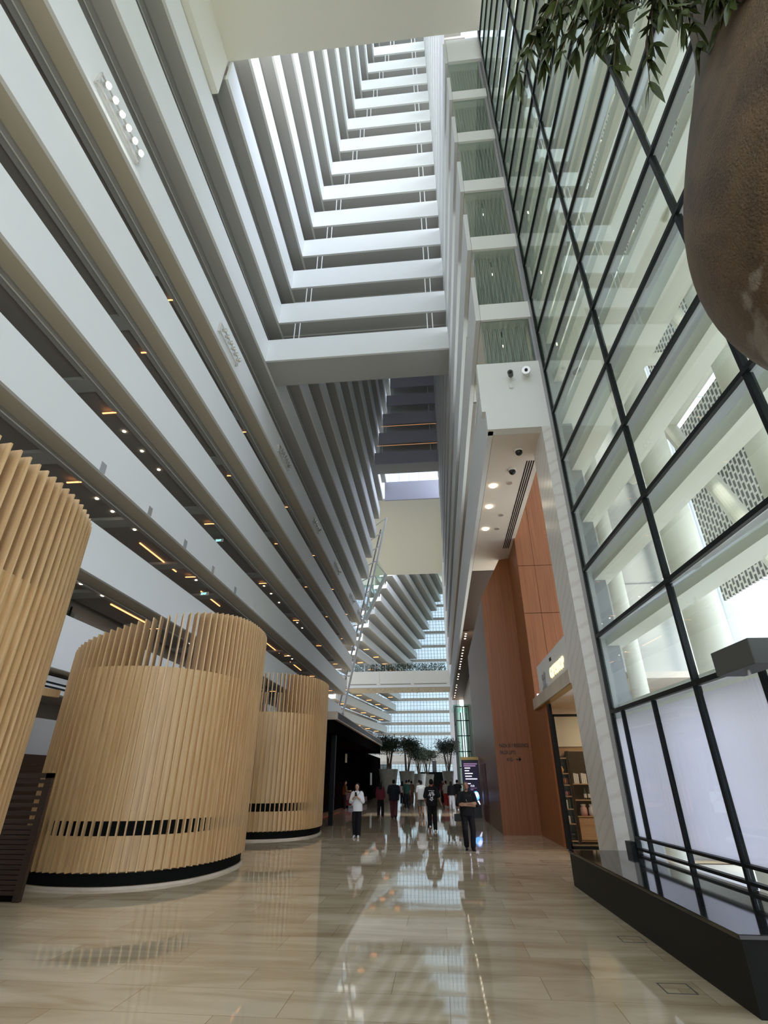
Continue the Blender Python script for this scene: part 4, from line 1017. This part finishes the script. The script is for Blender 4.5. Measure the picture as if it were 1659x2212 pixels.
# man with printed t-shirt from behind
sm_ = person((-.35, 22.9), 0.02, 1.77, 'man seen from behind in a black t-shirt with a white print, white shoes', 'skin_mid', 'black', 'black', 'white', sleeve=.85, loose=.024, near=True, hem=.84,
             arms={'L': ((-.27, .0, 1.13), (-.22, .16, .93)), 'R': ((.28, -.04, 1.14), (.37, .02, .90))},
             legs={'L': ((-.10, .06, .50), (-.095, -.14, .16), .95), 'R': ((.095, .05, .50), (.10, .05, .085), 0)})
mb = MB(); rnd = random.Random(5)
def onback(x, z): return Vector((x, -.178 * math.sqrt(1 - (x / .23) ** 2), z))
def patch(x0, x1, z0, z1): mb.add([onback(x0, z0), onback(x1, z0), onback(x1, z1), onback(x0, z1)], [(0, 1, 2, 3)])
for i in range(7): patch(-.115 + .033 * i, -.09 + .033 * i, 1.355, 1.375)
for i in range(46):
    z = rnd.uniform(1.03, 1.32); wv_ = .10 * (1 - abs(z - 1.2) / .22) + .02; x = rnd.uniform(-wv_, wv_); w_2 = rnd.uniform(.006, .02); patch(x - w_2, x + w_2, z - rnd.uniform(.006, .022), z + rnd.uniform(.004, .02))
mb.build('shirt_print', 'cloth_white', sm_)
W1 = {'L': ((-.10, .10, .50), (-.09, .16, .085), 0), 'R': ((.10, .03, .50), (.09, -.16, .12), .4)}
W2 = {'R': ((.10, .10, .50), (.09, .16, .085), 0), 'L': ((-.10, .03, .50), (-.09, -.16, .12), .4)}
SG = 'people walking in the distance'
person((-1.07, 32.4), .03, 1.72, 'man from behind in a pale blue t-shirt and grey shorts', 'skin_mid', 'ltblue', 'grey', 'brown', sleeve=.8, loose=.03, leg=.5, hem=.80, legs=W1)
person((-3.2, 31.0), -.05, 1.66, 'woman from behind with long black hair, maroon top and black trousers', 'skin_mid', 'maroon', 'black', 'brown', fem=True, longhair=.38, sleeve=1.5, loose=.03, hem=.86, legs=W2)
person((-2.44, 30.4), .04, 1.76, 'broad man from behind in a dark shirt and wine coloured trousers', 'skin_mid', 'navy', 'wine', 'black', sleeve=.9, loose=.045, wide=1.18, hem=.80, legs=W1)
person((-6.35, 38.3), -1.3, 1.72, 'person in an ochre top and black trousers standing by the dark restaurant', 'skin_mid', 'ochre', 'black', 'grey', sleeve=1.6, loose=.02, arms={'R': ((.22, .08, 1.12), (.12, .33, 1.12)), 'L': ((-.22, .05, 1.12), (-.10, .30, 1.10))})
person((-2.35, 40.5), 0, 1.74, 'person in a dark green top behind the broad man', 'skin_mid', 'green', 'black', 'black', loose=.02)
person((-3.05, 46.5), 0, 1.66, 'long-haired person in a pale pink top and dark trousers, left of the crowd', 'skin_fair', 'pink', 'navy', 'white', fem=True, longhair=.25, loose=.03, legs=W2)
person((-2.35, 47.5), 0, 1.68, 'person dressed all in brown walking in the crowd', 'skin_mid', 'brown', 'brown', 'black', fem=True, loose=.03, legs=W1)
person((-2.85, 53.0), 0, 1.76, 'man in a white t-shirt behind the pale pink top', 'skin_mid', 'white', 'navy', 'black', loose=.03)
person((-1.85, 51.5), 0, 1.75, 'man in a white t-shirt right of the person in brown', 'skin_mid', 'white', 'black', 'black', loose=.03)
person((-.75, 52.0), 0, 1.62, 'person in a bright red top left of the printed t-shirt', 'skin_mid', 'red', 'black', 'black', fem=True, loose=.03)
person((.22, 50.0), PI, 1.70, 'person in a dark red top right of the printed t-shirt', 'skin_mid', 'maroon', 'black', 'black', loose=.03)
person((.42, 43.0), 0, 1.70, 'person in a sage grey top and red trousers', 'skin_mid', 'sage', 'red', 'white', fem=True, loose=.03, legs=W2)
person((.72, 38.6), .05, 1.66, 'woman with long black hair, black top and white trousers', 'skin_fair', 'black', 'white', 'white', fem=True, longhair=.34, sleeve=1.8, loose=.03, legs=W1)
person((1.15, 39.5), .1, 1.76, 'person in a dark top and khaki trousers raising a hand near the glass booth', 'skin_mid', 'black', 'khaki', 'brown', loose=.03, arms={'R': ((.26, .14, 1.30), (.22, .24, 1.56))})
